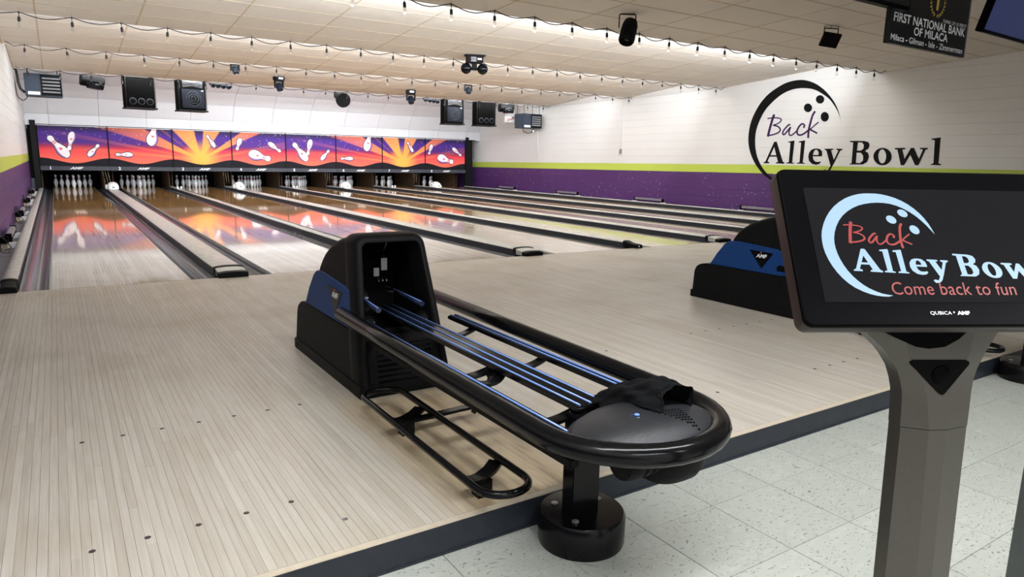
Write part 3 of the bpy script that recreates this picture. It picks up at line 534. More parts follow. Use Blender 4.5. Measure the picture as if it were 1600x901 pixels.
for (ya, yb, ze, s, top), wd in zip(segs, words):
    ceiling(ya+(.02 if ya > 0 else 0), yb, (lambda y, ze=ze, s=s, yb=yb: ze+s*(yb-y)), wd+' stepped bay of beige lay-in ceiling tiles', drop=top+.05)
ceiling(-11.5, -3.68, lambda y: 2.97+.06*4.88, 'flat beige tile ceiling over the seating')
ceiling(12.42, 15.0, lambda y: 3.2-.01*(y-12.4), 'last bay of ceiling before the white cove')
# curved white cove above the masking units
prof = [(15.0, 3.17), (15.60, 3.10), (16.15, 2.92), (16.60, 2.58), (16.93, 2.12), (16.95, 1.80)]
bm = bmesh.new(); V = []
for y, z in prof: V.append([bm.verts.new((x, y+.03, z+.03)) for x in (XL, XR)]+[bm.verts.new((x, y+.12, z+.12)) for x in (XR, XL)])
for i in range(len(V)-1):
    for k in range(4): bm.faces.new((V[i][k], V[i][(k+1) % 4], V[i+1][(k+1) % 4], V[i+1][k]))
bmesh.ops.recalc_face_normals(bm, faces=bm.faces)
cove = tag(obj('ceiling', bm, M['grid']), 'white panelled cove curving down to the lit pin pictures', None, kind='structure')
xs = [XL]+[X0C+k*TX for k in range(0, 12) if X0C+k*TX < XR-.02]+[XR]
for i in range(len(prof)-1):
    (ya, za), (yb, zb) = prof[i], prof[i+1]; L = math.hypot(yb-ya, zb-za); ty, tz = (yb-ya)/L, (zb-za)/L; ny, nz = tz, -ty
    for k in range(len(xs)-1):
        x0, x1 = xs[k]+.004, xs[k+1]-.004
        if x1-x0 < .03: continue
        bm = bmesh.new(); lo = []; hi = []
        for a, s in ((x0, .004), (x1, .004), (x1, L-.004), (x0, L-.004)):
            lo.append(bm.verts.new((a, ya+ty*s-ny*.0, za+tz*s-nz*.0))); hi.append(bm.verts.new((a, ya+ty*s-ny*.03, za+tz*s-nz*.03)))
        bm.faces.new(lo)
        for q in range(4): bm.faces.new((lo[q], lo[(q+1) % 4], hi[(q+1) % 4], hi[q]))
        bmesh.ops.recalc_face_normals(bm, faces=bm.faces)
        obj('cove_panel', bm, M['cove'], cove)

# ================================================================ LANES
LEN = 19.25
LANE_LAB = ['leftmost glossy bowling lane beside the left wall gutter', 'second glossy bowling lane from the left, right of the first broad capping', 'third glossy bowling lane from the left, left of the second broad capping',
 'fourth glossy bowling lane, ending behind the nearest ball return hood', 'fifth glossy bowling lane, left of the third broad capping', 'sixth glossy bowling lane, right of the third broad capping',
 'seventh glossy bowling lane, second from the right wall', 'rightmost glossy bowling lane beside the right wall ledge']
for i in range(8):
    x0 = LX(i)
    root = thing('bowling_lane', LANE_LAB[i], 'bowling lane', (x0, 0, 0), 'the eight bowling lanes')
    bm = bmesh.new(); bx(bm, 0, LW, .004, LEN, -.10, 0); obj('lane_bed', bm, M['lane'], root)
    bm = bmesh.new(); bx(bm, -.006, 0, .004, LEN, -.09, -.001); bx(bm, LW, LW+.006, .004, LEN, -.09, -.001); obj('lane_edge', bm, M['cap'], root)
    for s in (-1, 1):
        # half round channel, raised lip and round-over
        c = -.006-.1135 if s < 0 else LW+.006+.1135
        pr = [(-.1135, -.02), (-.100, -.022)]+[(-.095*math.cos(PI*k/10), -.022-.068*math.sin(PI*k/10)) for k in range(11)]+[(.100, -.022), (.1135, -.02)]
        bm = bmesh.new(); A = [bm.verts.new((c+u, .004, z)) for u, z in pr]; B = [bm.verts.new((c+u, LEN, z)) for u, z in pr]
        A2 = [bm.verts.new((c+u, .004, z-.006)) for u, z in pr]; B2 = [bm.verts.new((c+u, LEN, z-.006)) for u, z in pr]
        for k in range(len(pr)-1):
            bm.faces.new((A[k], A[k+1], B[k+1], B[k])); bm.faces.new((A2[k+1], A2[k], B2[k], B2[k+1]))
        bmesh.ops.recalc_face_normals(bm, faces=bm.faces)
        obj('gutter', bm, M['gutter'], root, smooth=40)
bm = bmesh.new(); bx(bm, XL, XR, .004, 20.2, -.24, -.105)
tag(obj('floor', bm, M['dark']), 'dark sub-floor beneath the bowling lanes', None, kind='structure')
# dividers between lanes
def divider(x0, x1, label, wide, zt=.072):
    root = thing('lane_divider', label, 'divider', ((x0+x1)/2, 0, 0), 'cappings between the lanes')
    h = (x1-x0)/2; L0 = .06
    bm = bmesh.new(); y_end = 16.88 if 'edge' in label else 17.6; bx(bm, -h+.004, h-.004, .19, y_end, -.105, zt-.012); obj('divider_body', bm, M['capside'], root)
    bm = bmesh.new()
    n = 8; rows = []
    for y in (.20, y_end):
        rows.append([bm.verts.new((-h+2*h*k/n, y, zt-.014+.016*math.sin(PI*k/n)**.5)) for k in range(n+1)]+[bm.verts.new((h, y, zt-.020)), bm.verts.new((-h, y, zt-.020))])
    m_ = len(rows[0])
    for k in range(m_): bm.faces.new((rows[0][k], rows[0][(k+1) % m_], rows[1][(k+1) % m_], rows[1][k]))
    bm.faces.new(rows[0][::-1]); bm.faces.new(rows[1]); bmesh.ops.recalc_face_normals(bm, faces=bm.faces)
    obj('capping', bm, M['cap'], root, smooth=30)
    # moulded end at the foul line: black arch, pale sloping plate, black nose
    def arch_y(bm, secs, hw):
        rows = []
        for y, z0, z1, k_ in secs:
            rows.append([bm.verts.new((-hw*k_, y, z0))]+[bm.verts.new((-hw*k_+2*hw*k_*q/8, y, z1-.010+.012*math.sin(PI*q/8)**.6)) for q in range(9)]+[bm.verts.new((hw*k_, y, z0))])
        for r in range(len(rows)-1):
            for q in range(len(rows[0])): bm.faces.new((rows[r][q], rows[r][(q+1) % 11], rows[r+1][(q+1) % 11], rows[r+1][q]))
        bm.faces.new(rows[0][::-1]); bm.faces.new(rows[-1]); bmesh.ops.recalc_face_normals(bm, faces=bm.faces)
    bm = bmesh.new(); arch_y(bm, [(.165, 0, .074, 1), (.175, 0, zt+.008, 1), (.215, 0, zt+.010, 1)], h+.004); ec = obj('end_cap', bm, M['black'], root, smooth=30)
    bm = bmesh.new(); arch_y(bm, [(.02, 0, .052, .97), (.165, 0, .072, .97)], h); obj('end_plate', bm, M['cap'] if wide else M['black'], root, smooth=30)
    bm = bmesh.new(); arch_y(bm, [(-.05, 0, .040, .93), (-.044, 0, .050, .97), (.02, 0, .056, 1)], h+.005); obj('nose', bm, M['black'], root, smooth=30)
    if 'four and five' in label:
        bm = bmesh.new(); bx(bm, -.018, .004, -.0525, -.049, .018, .038); obj('sensor_label', bm, M['white'], root)
    return root
nm = ['', 'one', 'two', 'three', 'four', 'five', 'six', 'seven', 'eight']
divider(-.345, -.237, 'slim pale capping along the left edge of lane one', False)
for i in range(7):
    a = LX(i)+LW+.235; b = LX(i+1)-.235
    divider(a, b, ('broad' if i % 2 == 0 else 'slim')+' pale capping between lanes %s and %s' % (nm[i+1], nm[i+2]), i % 2 == 0)
a = LX(7)+LW+.235
divider(a, a+.108, 'slim pale capping along the right edge of lane eight', False)
# grey ledges between the outer cappings and the walls
for (x0, x1, lab) in ((XL+.008, -.347, 'left'), (a+.11, XR-.008, 'right')):
    bm = bmesh.new(); bx(bm, x0, x1, .02, 17.5, -.11, -.01)
    for k in range(1, 8): bx(bm, x0+.002, x1-.002, k*2.4-.004, k*2.4+.004, -.011, -.0085)
    tag(obj('trim_2', bm, M['ledge']), 'grey ledge between the capping and the %s wall' % lab, None, kind='structure')
# white moulded hoods on the broad dividers
proto = None
for i in (0, 2, 4, 6):
    cx = LX(i)+LW+.235+.1305; lab = 'white rounded ball hood near the pins between lanes %s and %s' % (nm[i+1], nm[i+2])
    if not proto:
        proto = thing('ball_hood', lab, 'hood', (cx, 16.0, .0748), 'white hoods on the cappings')
        bm = bmesh.new(); n = 14; rows = []
        for t, hh, wf in ((-.24, .012, .62), (-.21, .09, .82), (-.12, .17, .95), (0, .20, 1), (.14, .19, 1), (.24, .15, .95)):
            rows.append([bm.verts.new((-.15*wf*math.cos(PI*k/n), t, max(0, hh*math.sin(PI*k/n)**.6))) for k in range(n+1)])
        for r in range(len(rows)-1):
            for k in range(n): bm.faces.new((rows[r][k], rows[r][k+1], rows[r+1][k+1], rows[r+1][k]))
            bm.faces.new((rows[r][0], rows[r+1][0], rows[r+1][n], rows[r][n]))
        bm.faces.new(rows[0][::-1]); bm.faces.new(rows[-1]); bmesh.ops.recalc_face_normals(bm, faces=bm.faces)
        obj('shell', bm, M['capwhite'], proto, smooth=50)
        bm = bmesh.new(); bx(bm, -.185, -.135, -.08, .12, 0, .12, bev=.012); obj('side_pod', bm, M['capwhite'], proto, smooth=40)
        bm = bmesh.new(); pr = [(-.225, .035), (-.235, .05), (-.21, .075), (-.20, .06)]; prism_x(bm, pr, -.03, .03); obj('badge', bm, M['frame'], proto)
    else: dup(proto, (cx, 16.0, .0748), lab)
proto = None
for i in (1, 3, 5):
    cx = LX(i)+LW+.235+.054; lab = 'pair of small white sensors near the pins between lanes %s and %s' % (nm[i+1], nm[i+2])
    if not proto:
        proto = thing('pin_sensor', lab, 'sensor', (cx, 15.9, .0748), 'small white sensors on the slim cappings')
        for s in (-1, 1):
            bm = bmesh.new(); bx(bm, s*.05-.022, s*.05+.022, -.03, .03, 0, .075, bev=.008); obj('sensor_pod', bm, M['capwhite'], proto)
        bm = bmesh.new(); bx(bm, -.05, .05, -.02, .02, 0, .03); obj('bridge', bm, M['fixture'], proto)
    else: dup(proto, (cx, 15.9, .0748), lab)

# ================================================================ PIN DECKS AND PINS
prof_pin = [(.0258, 0), (.0286, .004), (.0360, .030), (.0484, .075), (.0570, .105), (.0605, .130), (.0600, .150), (.0530, .185), (.0420, .215), (.0300, .245), (.0245, .262), (.0232, .278), (.0240, .292), (.0262, .310), (.0305, .330), (.0324, .348), (.0300, .364), (.0215, .376), (.0100, .3805), (.002, .381)]
bm = bmesh.new(); lathe(bm, prof_pin, 16); me_pin = bpy.data.meshes.new('pin_body'); bm.to_mesh(me_pin); bm.free(); me_pin.materials.append(M['pin'])
bm = bmesh.new(); lathe(bm, [(.0275, .2535), (.0258, .2640)], 16); lathe(bm, [(.0250, .276), (.0262, .292)], 16)
me_str = bpy.data.meshes.new('neck_stripe'); bm.to_mesh(me_str); bm.free(); me_str.materials.append(M['pinred'])
for i in range(8):
    cx = LX(i)+LW/2
    for r in range(4):
        for k in range(r+1):
            p = thing('bowling_pin', 'white bowling pin with red neck stripes standing on lane %s' % nm[i+1], 'pin', (cx+(k-r/2)*.3048, 18.288+r*.264, 0), 'pins of lane '+nm[i+1], rot=(0, 0, random.uniform(0, 6)))
            for me, n in ((me_pin, 'pin_body'), (me_str, 'neck_stripe')):
                o = bpy.data.objects.new(n, me); C.objects.link(o); o.parent = p
# brown kickback partitions between the decks
for i in range(-1, 8):
    if i < 0: xa, xb = -.345, -.245
    elif i < 7: xa, xb = LX(i)+LW+.237, LX(i+1)-.237
    else: xa, xb = LX(7)+LW+.24, LX(7)+LW+.34
    lab = 'brown wooden kickback left of the pins on lane one' if i < 0 else ('brown wooden kickback between the pins of lanes %s and %s' % (nm[i+1], nm[i+2]) if i < 7 else 'brown wooden kickback right of the pins on lane eight')
    root = thing('kickback', lab, 'partition', ((xa+xb)/2, 17.3, -.1), 'kickbacks between the pin decks')
    h = (xb-xa)/2
    for s in (-1, 1):
        bm = bmesh.new(); x_ = s*(h-.012); bx(bm, x_-.012, x_+.012, .35, 2.1, 0, 1.0); obj('side_panel', bm, M['kick'], root)
    if 0 <= i < 7:
        bm = bmesh.new(); bx(bm, -h+.03, h-.03, 1.2, 1.25, 0, .95); obj('back_board', bm, M['dark'], root)
        if i % 2 == 0:
            for k, dx in enumerate((-.05, .02, .09)):
                bm = bmesh.new(); tube(bm, [(dx-.10, .30, .62), (dx-.02, .55, .20)], .011, 6); obj('lift_rod', bm, M['beige'], root)
# machine backs: black curtain behind the pins
proto = None
for i in range(8):
    cx = LX(i)+LW/2
    bm = bmesh.new(); bx(bm, -.80, .80, -.02, .02, 0, 1.2)
    for k in range(9): bx(bm, -.78+k*.19, -.76+k*.19, -.028, -.02, 0, 1.19)
    o = obj('pit_curtain', bm, M['dark'], loc=(cx, 19.72+(.05 if i % 2 else 0), -.1)); tag(o, 'black pit curtain hanging behind the pins of lane '+nm[i+1], 'curtain', 'curtains behind the pin decks')
# ================================================================ MASKING UNITS
MW = (PO+PE)/2; MX0 = -.259; MY = 16.966; MZ0, MZ1 = .565, 1.834; AZ0 = .69
SUN = (2*MW+.80, .93)
RAYS = [(101, 132, 1.0), (56, 84, .9), (25, 36, 1.0), (8, 14, .35), (150, 163, .95), (168, 171, .5), (173.5, 177.5, .7), (140, 143, .25)]
def art_col(x, z):
    """x across four panels in metres, z height"""
    v = (z-AZ0)/(MZ1-AZ0)
    st = [(0, (.95, .20, .11)), (.22, (.92, .13, .10)), (.40, (.80, .065, .085)), (.49, (.34, .03, .09)), (.57, (.095, .032, .22)), (.80, (.070, .028, .25)), (.91, (.04, .02, .10)), (1.0, (.03, .03, .04))]
    for k in range(len(st)-1):
        if st[k][0] <= v <= st[k+1][0]:
            t = (v-st[k][0])/(st[k+1][0]-st[k][0]); c = [a+(b-a)*t for a, b in zip(st[k][1], st[k+1][1])]; break
    else: c = list(st[-1][1])
    dx, dz = x-SUN[0], z-SUN[1]; r = math.hypot(dx, dz); an = math.degrees(math.atan2(dz, dx))
    if dz > -.05:
        for a0, a1, s in RAYS:
            e = 1.2
            f = max(0, min(1, (an-a0)/e, (a1-an)/e)) if a1 > a0 else 0
            if f > 0:
                fade = s*max(0, 1-max(0, r-.5)/3.6)
                hot = (1.0, .46+.1*max(0, 1-r), .10) if r < 1.6 else (.92, .30, .12)
                t = max(0, min(1, (r-.3)/1.3)); hot = [a*(1-t)+b*t for a, b in zip((.98, .40, .09), (.90, .22, .095))]
                c = [p+(q-p)*f*fade for p, q in zip(c, hot)]
    g = max(0, 1-r/.62)**1.2
    return [p+(q-p)*min(1, 1.5*g) for p, q in zip(c, (1.0, .44, .09))]
PINS = {0: [(.15, .26, .41, .77, 1), (.42, .60, .50, .14, .9), (.86, .44, .69, .74, .9)], 1: [(.10, .68, .36, .68, .85), (.75, -.16, .65, .44, 1.15)],
        2: [(.58, .12, .71, .44, .8)], 3: [(.09, .50, .17, .17, 1.05), (.70, .74, .30, .58, 1.25), (.90, .52, .67, .27, .9)]}
pin_half = [(0, .0), (.03, .22), (.09, .30), (.16, .28), (.24, .20), (.30, .19), (.36, .22), (.50, .38), (.62, .50), (.74, .53), (.86, .46), (.95, .30), (1, .0)]
for i in range(8):
    x0 = MX0+i*MW; q = i % 4
    root = thing('masking_unit', 'sunset picture unit with flying pins above lane %s, numbered %d' % (nm[i+1], i+1), 'panel', (x0+MW/2, MY, 0), 'lit pictures above the pins')
    # printed background
    nx, nz = 96, 66; bm = bmesh.new(); cl = bm.verts.layers.float_color.new('print')
    G = [[bm.verts.new((-MW/2+.012+(MW-.024)*a/nx, 0, AZ0+(MZ1-.01-AZ0)*b_/nz)) for a in range(nx+1)] for b_ in range(nz+1)]
    for b_ in range(nz+1):
        for a in range(nx+1):
            v = G[b_][a]; v[cl] = (*art_col(q*MW+.012+(MW-.024)*a/nx, v.co.z), 1)
    for b_ in range(nz):
        for a in range(nx): bm.faces.new((G[b_][a], G[b_][a+1], G[b_+1][a+1], G[b_+1][a]))
    picture = obj('picture', bm, M['art'], root)
    bm = bmesh.new(); bx(bm, -MW/2+.004, MW/2-.004, .002, .04, MZ0+.01, MZ1); obj('backing_board', bm, M['frame'], root)
    rnd = random.Random(i % 4+3); bm = bmesh.new()
    for k in range(34):
        sx_, sz = rnd.uniform(-MW/2+.05, MW/2-.05), AZ0+(MZ1-AZ0)*rnd.uniform(.55, .97); r = rnd.choice((.004, .006, .009))
        poly(bm, [[(sx_+r*math.cos(t*PI/3), sz+r*math.sin(t*PI/3)) for t in range(6)]], lambda u, v: (u, -.0015, v))
    face_dir(bm, (0, -1, 0)); obj('stars', bm, M['letter'], picture)
    bm = bmesh.new(); L = []
    for k in range(41):
        t = k/40; L.append((-MW/2+.012+(MW-.024)*t, AZ0+.155+.075*math.cos(2*PI*t)))
    poly(bm, [L+[(MW/2-.012, AZ0), (-MW/2+.012, AZ0)]], lambda u, v: (u, -.002, v)); face_dir(bm, (0, -1, 0)); obj('hill', bm, M['hill'], picture)
    for (hx, hv, bx_, bv, fat) in PINS[q]:
        P = lambda u, v: Vector((-MW/2+u*MW, MZ1-.02-v*(MZ1-AZ0)))
        H, B_ = P(hx, hv), P(bx_, bv); d = B_-H; Ln = d.length; t = d/Ln; n = Vector((-t.y, t.x))
        bm = bmesh.new()
        for (gr, yy, mi, off) in ((.026, -.003, 0, Vector((0, 0))), (.0, -.0042, 1, Vector((0, 0))), (-.0, -.005, 2, None)):
            out = []
            if off is None: break
            for s in (1, -1):
                seq = pin_half if s == 1 else pin_half[::-1]
                for a, hw in seq:
                    wv = hw*Ln*.36*fat*.94+gr*(1 if hw > 0 else 0); al = a*Ln+(-gr if a == 0 else (gr if a == 1 else 0))
                    p_ = H+t*al+n*s*wv; out.append((p_.x, min(p_.y, MZ1-.012)))
            poly(bm, [out], lambda u, v, yy=yy: (u, yy, v), mi)
        # violet shade crescent along the lower side and red neck bands
        sgn = -1 if n.y > 0 else 1; A_, B2 = [], []
        for a, hw in pin_half[6:12]:
            wv = hw*Ln*.36*fat*.94
            pa = H+t*a*Ln+n*sgn*wv; pb = H+t*a*Ln+n*sgn*wv*.72; A_.append((pa.x, min(pa.y, MZ1-.013))); B2.append((pb.x, min(pb.y, MZ1-.013)))
        ribbon(bm, A_, B2, lambda u, v: (u, -.005, v), 2)
        for a0, a1 in ((.235, .275), (.305, .345)):
            wv = .19*Ln*.36*fat*.76; c_ = [H+t*a0*Ln+n*wv, H+t*a0*Ln-n*wv, H+t*a1*Ln-n*wv, H+t*a1*Ln+n*wv]
            if max(p_.y for p_ in c_) < MZ1-.012: poly(bm, [[(p_.x, p_.y) for p_ in c_]], lambda u, v: (u, -.0052, v), 3)
        c_ = H+t*.60*Ln; r = .045*Ln/.5*.9
        poly(bm, [[(c_.x-r, c_.y+r*.6), (c_.x+r, c_.y+r*.4), (c_.x+r*.1, c_.y-r*.8)]], lambda u, v: (u, -.0052, v), 3)
        face_dir(bm, (0, -1, 0)); obj('painted_pin', bm, [M['pinink'], M['pinprint'], M['pinshade'], M['redprint']], picture)
    bm = bmesh.new()
    for x_ in (-MW/2+.008, MW/2-.008): bx(bm, x_-.007, x_+.007, -.02, .0, MZ0+.11, MZ1+.008)
    bx(bm, -MW/2+.004, MW/2-.004, -.02, .03, MZ1-.012, MZ1+.008); obj('frame', bm, M['frame'], root)
    bar = None
    bm = bmesh.new(); bx(bm, -MW/2+.003, MW/2-.003, -.06, -.001, MZ0, AZ0-.012, bev=.006); bx(bm, -MW/2+.003, MW/2-.003, -.064, -.04, AZ0-.014, AZ0-.004); bar = obj('number_bar', bm, M['bar'], root)
    bm = bmesh.new(); text_into(bm, str(i+1), .125, lambda u, v: (-MW/2+.24+u, -.0625, MZ0+.062+v), bold=.004); face_dir(bm, (0, -1, 0)); obj('numeral', bm, M['letter'], bar)
    bm = bmesh.new(); text_into(bm, 'AMF', .088, lambda u, v: (.0+u, -.0625, MZ0+.062+v), bold=.004, fit=.34, shear=.35); face_dir(bm, (0, -1, 0)); obj('lettering', bm, M['letter'], bar)
# end frames
e0 = thing('masking_end_frame', 'black end post left of the first sunset picture', 'frame', (MX0-.12, MY, -.1), 'end frames of the pictures')
o = box('post', (-.03, .105, -.06, .06, 0, 2.04), M['frame'], e0); o['label'] = 'tall black post'
box('side_cover', (-.115, -.03, -.03, .20, .45, 1.80), M['dark'], e0); box('lower_box', (-.115, .02, -.03, .20, 0, .44), M['bar'], e0)
e1 = thing('masking_end_frame', 'black end post and side cover right of the eighth sunset picture', 'frame', (MX0+8*MW+.02, MY, -.1), 'end frames of the pictures')
box('post', (-.015, .11, -.06, .06, 0, 2.02), M['frame'], e1); box('side_cover', (.115, .30, -.02, .25, 0, 1.90), M['frame'], e1); box('top_cap', (.10, .40, -.05, .25, 1.90, 1.925), M['dark'], e1)
o = tub('hanging_cable', [(.36, -.03, 1.9), (.345, -.035, 1.7), (.33, -.03, 1.45), (.335, -.03, 1.2)], .008, M['cable'], e1, 8)

# ================================================================ BALL RETURN
CX = 1.475
def hood_hw(z): return .242-.055*max(0, z)/.757
def arch(z0, H, off, n=6, r=.055):
    """arch outline points (x,z) from lower left up and over to lower right, inset by off"""
    H = H-off; pts = []
    hb = hood_hw(z0)-off; ht = hood_hw(H)-off; r = max(.012, r-off*.6)
    pts.append((-hb, z0)); pts.append((-(hb+(ht-hb)*.5), z0+(H-z0)*.5 if H-z0 > .1 else z0+(H-z0)*.4))
    rr_ = min(r, (H-z0)*.6) if z0 < .3 else min(.04, (H-z0)*.5)
    for k in range(n+1):
        a = PI-PI/2*k/n; pts.append((-ht+rr_+rr_*math.cos(a), H-rr_+rr_*math.sin(a)))
    return pts+[(-x, z) for x, z in pts[::-1]]
def loft_arch(bm, secs, mi=0, cap0=True):
    rings = []
    for (z0, H, off, y, shear) in secs:
        rings.append([bm.verts.new((CX+x, y-shear*(1-z/.757), z)) for x, z in arch(z0, H, off)])
    for i in range(len(rings)-1):
        for k in range(len(rings[0])-1):
            f = bm.faces.new((rings[i][k], rings[i][k+1], rings[i+1][k+1], rings[i+1][k])); f.smooth = True; f.material_index = mi
    if cap0: bm.faces.new(rings[0])
    bmesh.ops.recalc_face_normals(bm, faces=bm.faces)
def ball_return(label):
    R = thing('ball_return', label, 'ball return')
    # lower shell, hollow front closed by the grille
    bm = bmesh.new(); prism_x(bm, [(-2.702, .05), (-2.700, .22), (-2.715, .262), (-2.76, .290), (-2.82, .300), (-3.66, .300), (-3.73, .05)], 0, 2*CX, bev=.006, t0=lambda z: hood_hw(z)+.002)
    obj('lower_shell', bm, M['black'], R, smooth=40)
    bm = bmesh.new(); prism_x(bm, [(-2.715, 0), (-2.69, .0), (-2.69, .055), (-2.70, .062), (-3.78, .062), (-3.78, 0)], CX-.2465, CX+.2465, bev=.003); obj('plinth', bm, M['black'], R, smooth=40)
    # blue saddle: two sides and a sloping back
    prof_b = [(-2.86, .301), (-2.925, .40), (-2.985, .482), (-3.02, .508), (-3.06, .518), (-3.14, .521), (-3.56, .494), (-3.62, .301)]
    bm = bmesh.new()
    for s in (-1, 1):
        A = [bm.verts.new((CX+s*(hood_hw(z)+.004), y, z)) for y, z in prof_b]; B = [bm.verts.new((CX+s*(hood_hw(z)-.022), y, z)) for y, z in prof_b]
        fs = [bm.faces.new(A), bm.faces.new(B[::-1])]; n = len(A)
        for k in range(n): fs.append(bm.faces.new((A[k], B[k], B[(k+1) % n], A[(k+1) % n])))
        bmesh.ops.bevel(bm, geom=[e for e in fs[0].edges], offset=.006, segments=3, affect='EDGES', clamp_overlap=True)
    V = []
    for y, z in prof_b[:6]:
        h_ = hood_hw(z)-.012; V.append([bm.verts.new((CX-h_, y, z)), bm.verts.new((CX+h_, y, z)), bm.verts.new((CX+h_, y-.03, z-.015)), bm.verts.new((CX-h_, y-.03, z-.015))])
    for i in range(len(V)-1):
        for k in range(4): bm.faces.new((V[i][k], V[i][(k+1) % 4], V[i+1][(k+1) % 4], V[i+1][k]))
    bmesh.ops.recalc_face_normals(bm, faces=bm.faces)
    band = obj('blue_band', bm, M['blue'], R, smooth=35)
    # triangular badge on the camera-side flank
    sx = lambda z, d: CX-hood_hw(z)-.004-d
    bm = bmesh.new(); tri = [(-3.245, .470), (-3.465, .462), (-3.375, .335)]
    a = [bm.verts.new((sx(z, .003), y, z)) for y, z in tri]; b_ = [bm.verts.new((sx(z, -.002), y, z)) for y, z in tri]
    bm.faces.new(a); bm.faces.new(b_[::-1])
    for k in range(3): bm.faces.new((a[k], b_[k], b_[(k+1) % 3], a[(k+1) % 3]))
    bmesh.ops.recalc_face_normals(bm, faces=bm.faces); obj('badge', bm, M['gloss'], band)
    bm = bmesh.new(); text_into(bm, 'AMF', .040, lambda u, v: (sx(.430+v, .0036), -3.362-u, .430+v), bold=.0012, fit=.10, shear=.2); face_dir(bm, (-1, 0, 0)); obj('badge_lettering', bm, M['letter'], band)
    bm = bmesh.new(); poly(bm, [[(-.010, .462), (.010, .462), (0, .450)]], lambda u, v: (sx(v, .0036), -3.355-u, v)); face_dir(bm, (-1, 0, 0)); obj('badge_mark', bm, M['redprint'], band)
    bm = bmesh.new(); a = [(-3.60, .335), (-3.605, .375), (-3.53, .382), (-3.51, .365), (-3.515, .335)]
    A = [bm.verts.new((sx(z, .002), y, z)) for y, z in a]; B = [bm.verts.new((sx(z, -.004), y, z)) for y, z in a]; bm.faces.new(A); bm.faces.new(B[::-1])
    for k in range(5): bm.faces.new((A[k], B[k], B[(k+1) % 5], A[(k+1) % 5]))
    bmesh.ops.recalc_face_normals(bm, faces=bm.faces); obj('hand_slot', bm, M['dark'], band)
    # dome and front frame
    bm = bmesh.new(); loft_arch(bm, [(.50, h_, .003, y_, 0) for y_, h_ in ((-3.065, .524), (-3.075, .560), (-3.10, .602), (-3.136, .634), (-3.185, .665), (-3.242, .693), (-3.309, .717), (-3.383, .735), (-3.464, .748), (-3.54, .754))])
    obj('dome', bm, M['black'], R, smooth=60)
    bm = bmesh.new(); loft_arch(bm, [(0, .745, .012, -3.41, .22), (0, .752, -.002, -3.43, .22), (0, .757, -.004, -3.48, .22), (0, .757, -.003, -3.54, .22), (0, .757, .004, -3.568, .22), (0, .757, .018, -3.580, .22), (0, .757, .034, -3.576, .22), (0, .757, .041, -3.553, .22), (0, .757, .043, -3.42, .22)], cap0=False)
    obj('front_frame', bm, M['black'], R, smooth=60)
    # inside back wall, louvred front panel
    box('inner_wall', (CX-.17, CX+.17, -3.22, -3.20, .30, .625), M['dark'], R)
    bm = bmesh.new(); prism_x(bm, [(-3.772, .03), (-3.702, .285), (-3.66, .285), (-3.70, .03)], CX-.195, CX+.195, bev=.006); gp = obj('grille_panel', bm, M['black'], R)
    for k in range(8):
        z = .065+k*.024; y = -3.768+.066*(z-.03)/.255
        bm = bmesh.new(); prism_x(bm, [(y-.007, z), (y-.009, z+.003), (y+.004, z+.013), (y+.004, z)], CX-.145, CX+.145); obj('slat', bm, M['gloss'], gp)
    # ball wheel, horns, tags, hooks
    lat('lift_wheel', [(.02, -.02), (.085, -.018), (.095, -.01), (.095, .01), (.085, .018), (.02, .02)], M['gloss'], R, 24, (CX-.125, -3.48, .40), axis='x')
    for s in (-1, 1):
        bm = bmesh.new(); prism_x(bm, [(-3.66, .29), (-3.665, .335), (-3.64, .365), (-3.58, .365), (-3.54, .32), (-3.54, .29)], CX+s*.145-.028, CX+s*.145+.028, bev=.010); obj('ball_horn', bm, M['gloss'], R, smooth=40)
    bm = bmesh.new(); prism_x(bm, [(-3.66, .285), (-3.66, .30), (-3.50, .325), (-3.34, .33), (-3.34, .285)], CX-.11, CX+.11, bev=.006); obj('ball_lip', bm, M['gloss'], R)
    bm = bmesh.new()
    for s in (-1, 1): prism_x(bm, [(-3.20, .30), (-3.20, .60), (-3.50, .66), (-3.60, .301)], CX+s*.168-.002, CX+s*.168+.002)
    obj('inner_liner', bm, M['dark'], R)
    t1 = box('paper_tag', (CX+.058, CX+.092, -3.315, -3.312, .535, .60), M['paper'], R); t1['label'] = 'pale hanging tag'
    bm = bmesh.new(); bx(bm, CX+.015, CX+.045, -3.316, -3.312, .505, .55); obj('paper_tag', bm, M['paper'], R)
    tub('tag_string', [(CX+.075, -3.313, .60), (CX+.07, -3.32, .64), (CX+.072, -3.36, .69)], .0015, M['chrome'], R, 5)
    for k in range(3):
        x_ = CX+.03+k*.022; tub('wire_hook', [(x_, -3.31, .50), (x_+.003, -3.34, .492), (x_+.002, -3.345, .478), (x_-.004, -3.335, .470)], .002, M['chrome'], R, 6)
    tub('wire_bracket', [(CX-.01, -3.40, .455), (CX+.06, -3.47, .445), (CX+.085, -3.42, .452), (CX+.03, -3.34, .46)], .002, M['chrome'], R, 6)
    for (xa, ya, xb, yb) in ((CX-.13, -3.45, CX-.158, -3.80), (CX+.09, -3.42, CX+.085, -3.76)):
        e = obj('upper_rail', (lambda bm: (tube(bm, [(xa, ya, .438), (xb, yb, .432)], .013, 12), bm)[1])(bmesh.new()), M['navy'], R)
        obj('highlight_ridge', (lambda bm: (tube(bm, [(xa-.004, ya, .4495), (xb-.004, yb, .4435)], .0025, 8), bm)[1])(bmesh.new()), M['rail_line'], e)
    # rack: wide outer loop
    ZR = .385; HW = .292; YE = -5.30; rz = lambda y: ZR+.018*(y+5.58)/2.0
    P = [(CX-HW, -3.56+.0*k, rz(-3.6)) for k in range(1)]
    P = [(CX-HW, -3.665, rz(-3.665)), (CX-HW, -4.2, rz(-4.2)), (CX-HW, -4.8, rz(-4.8)), (CX-HW, -5.2, rz(-5.2))]
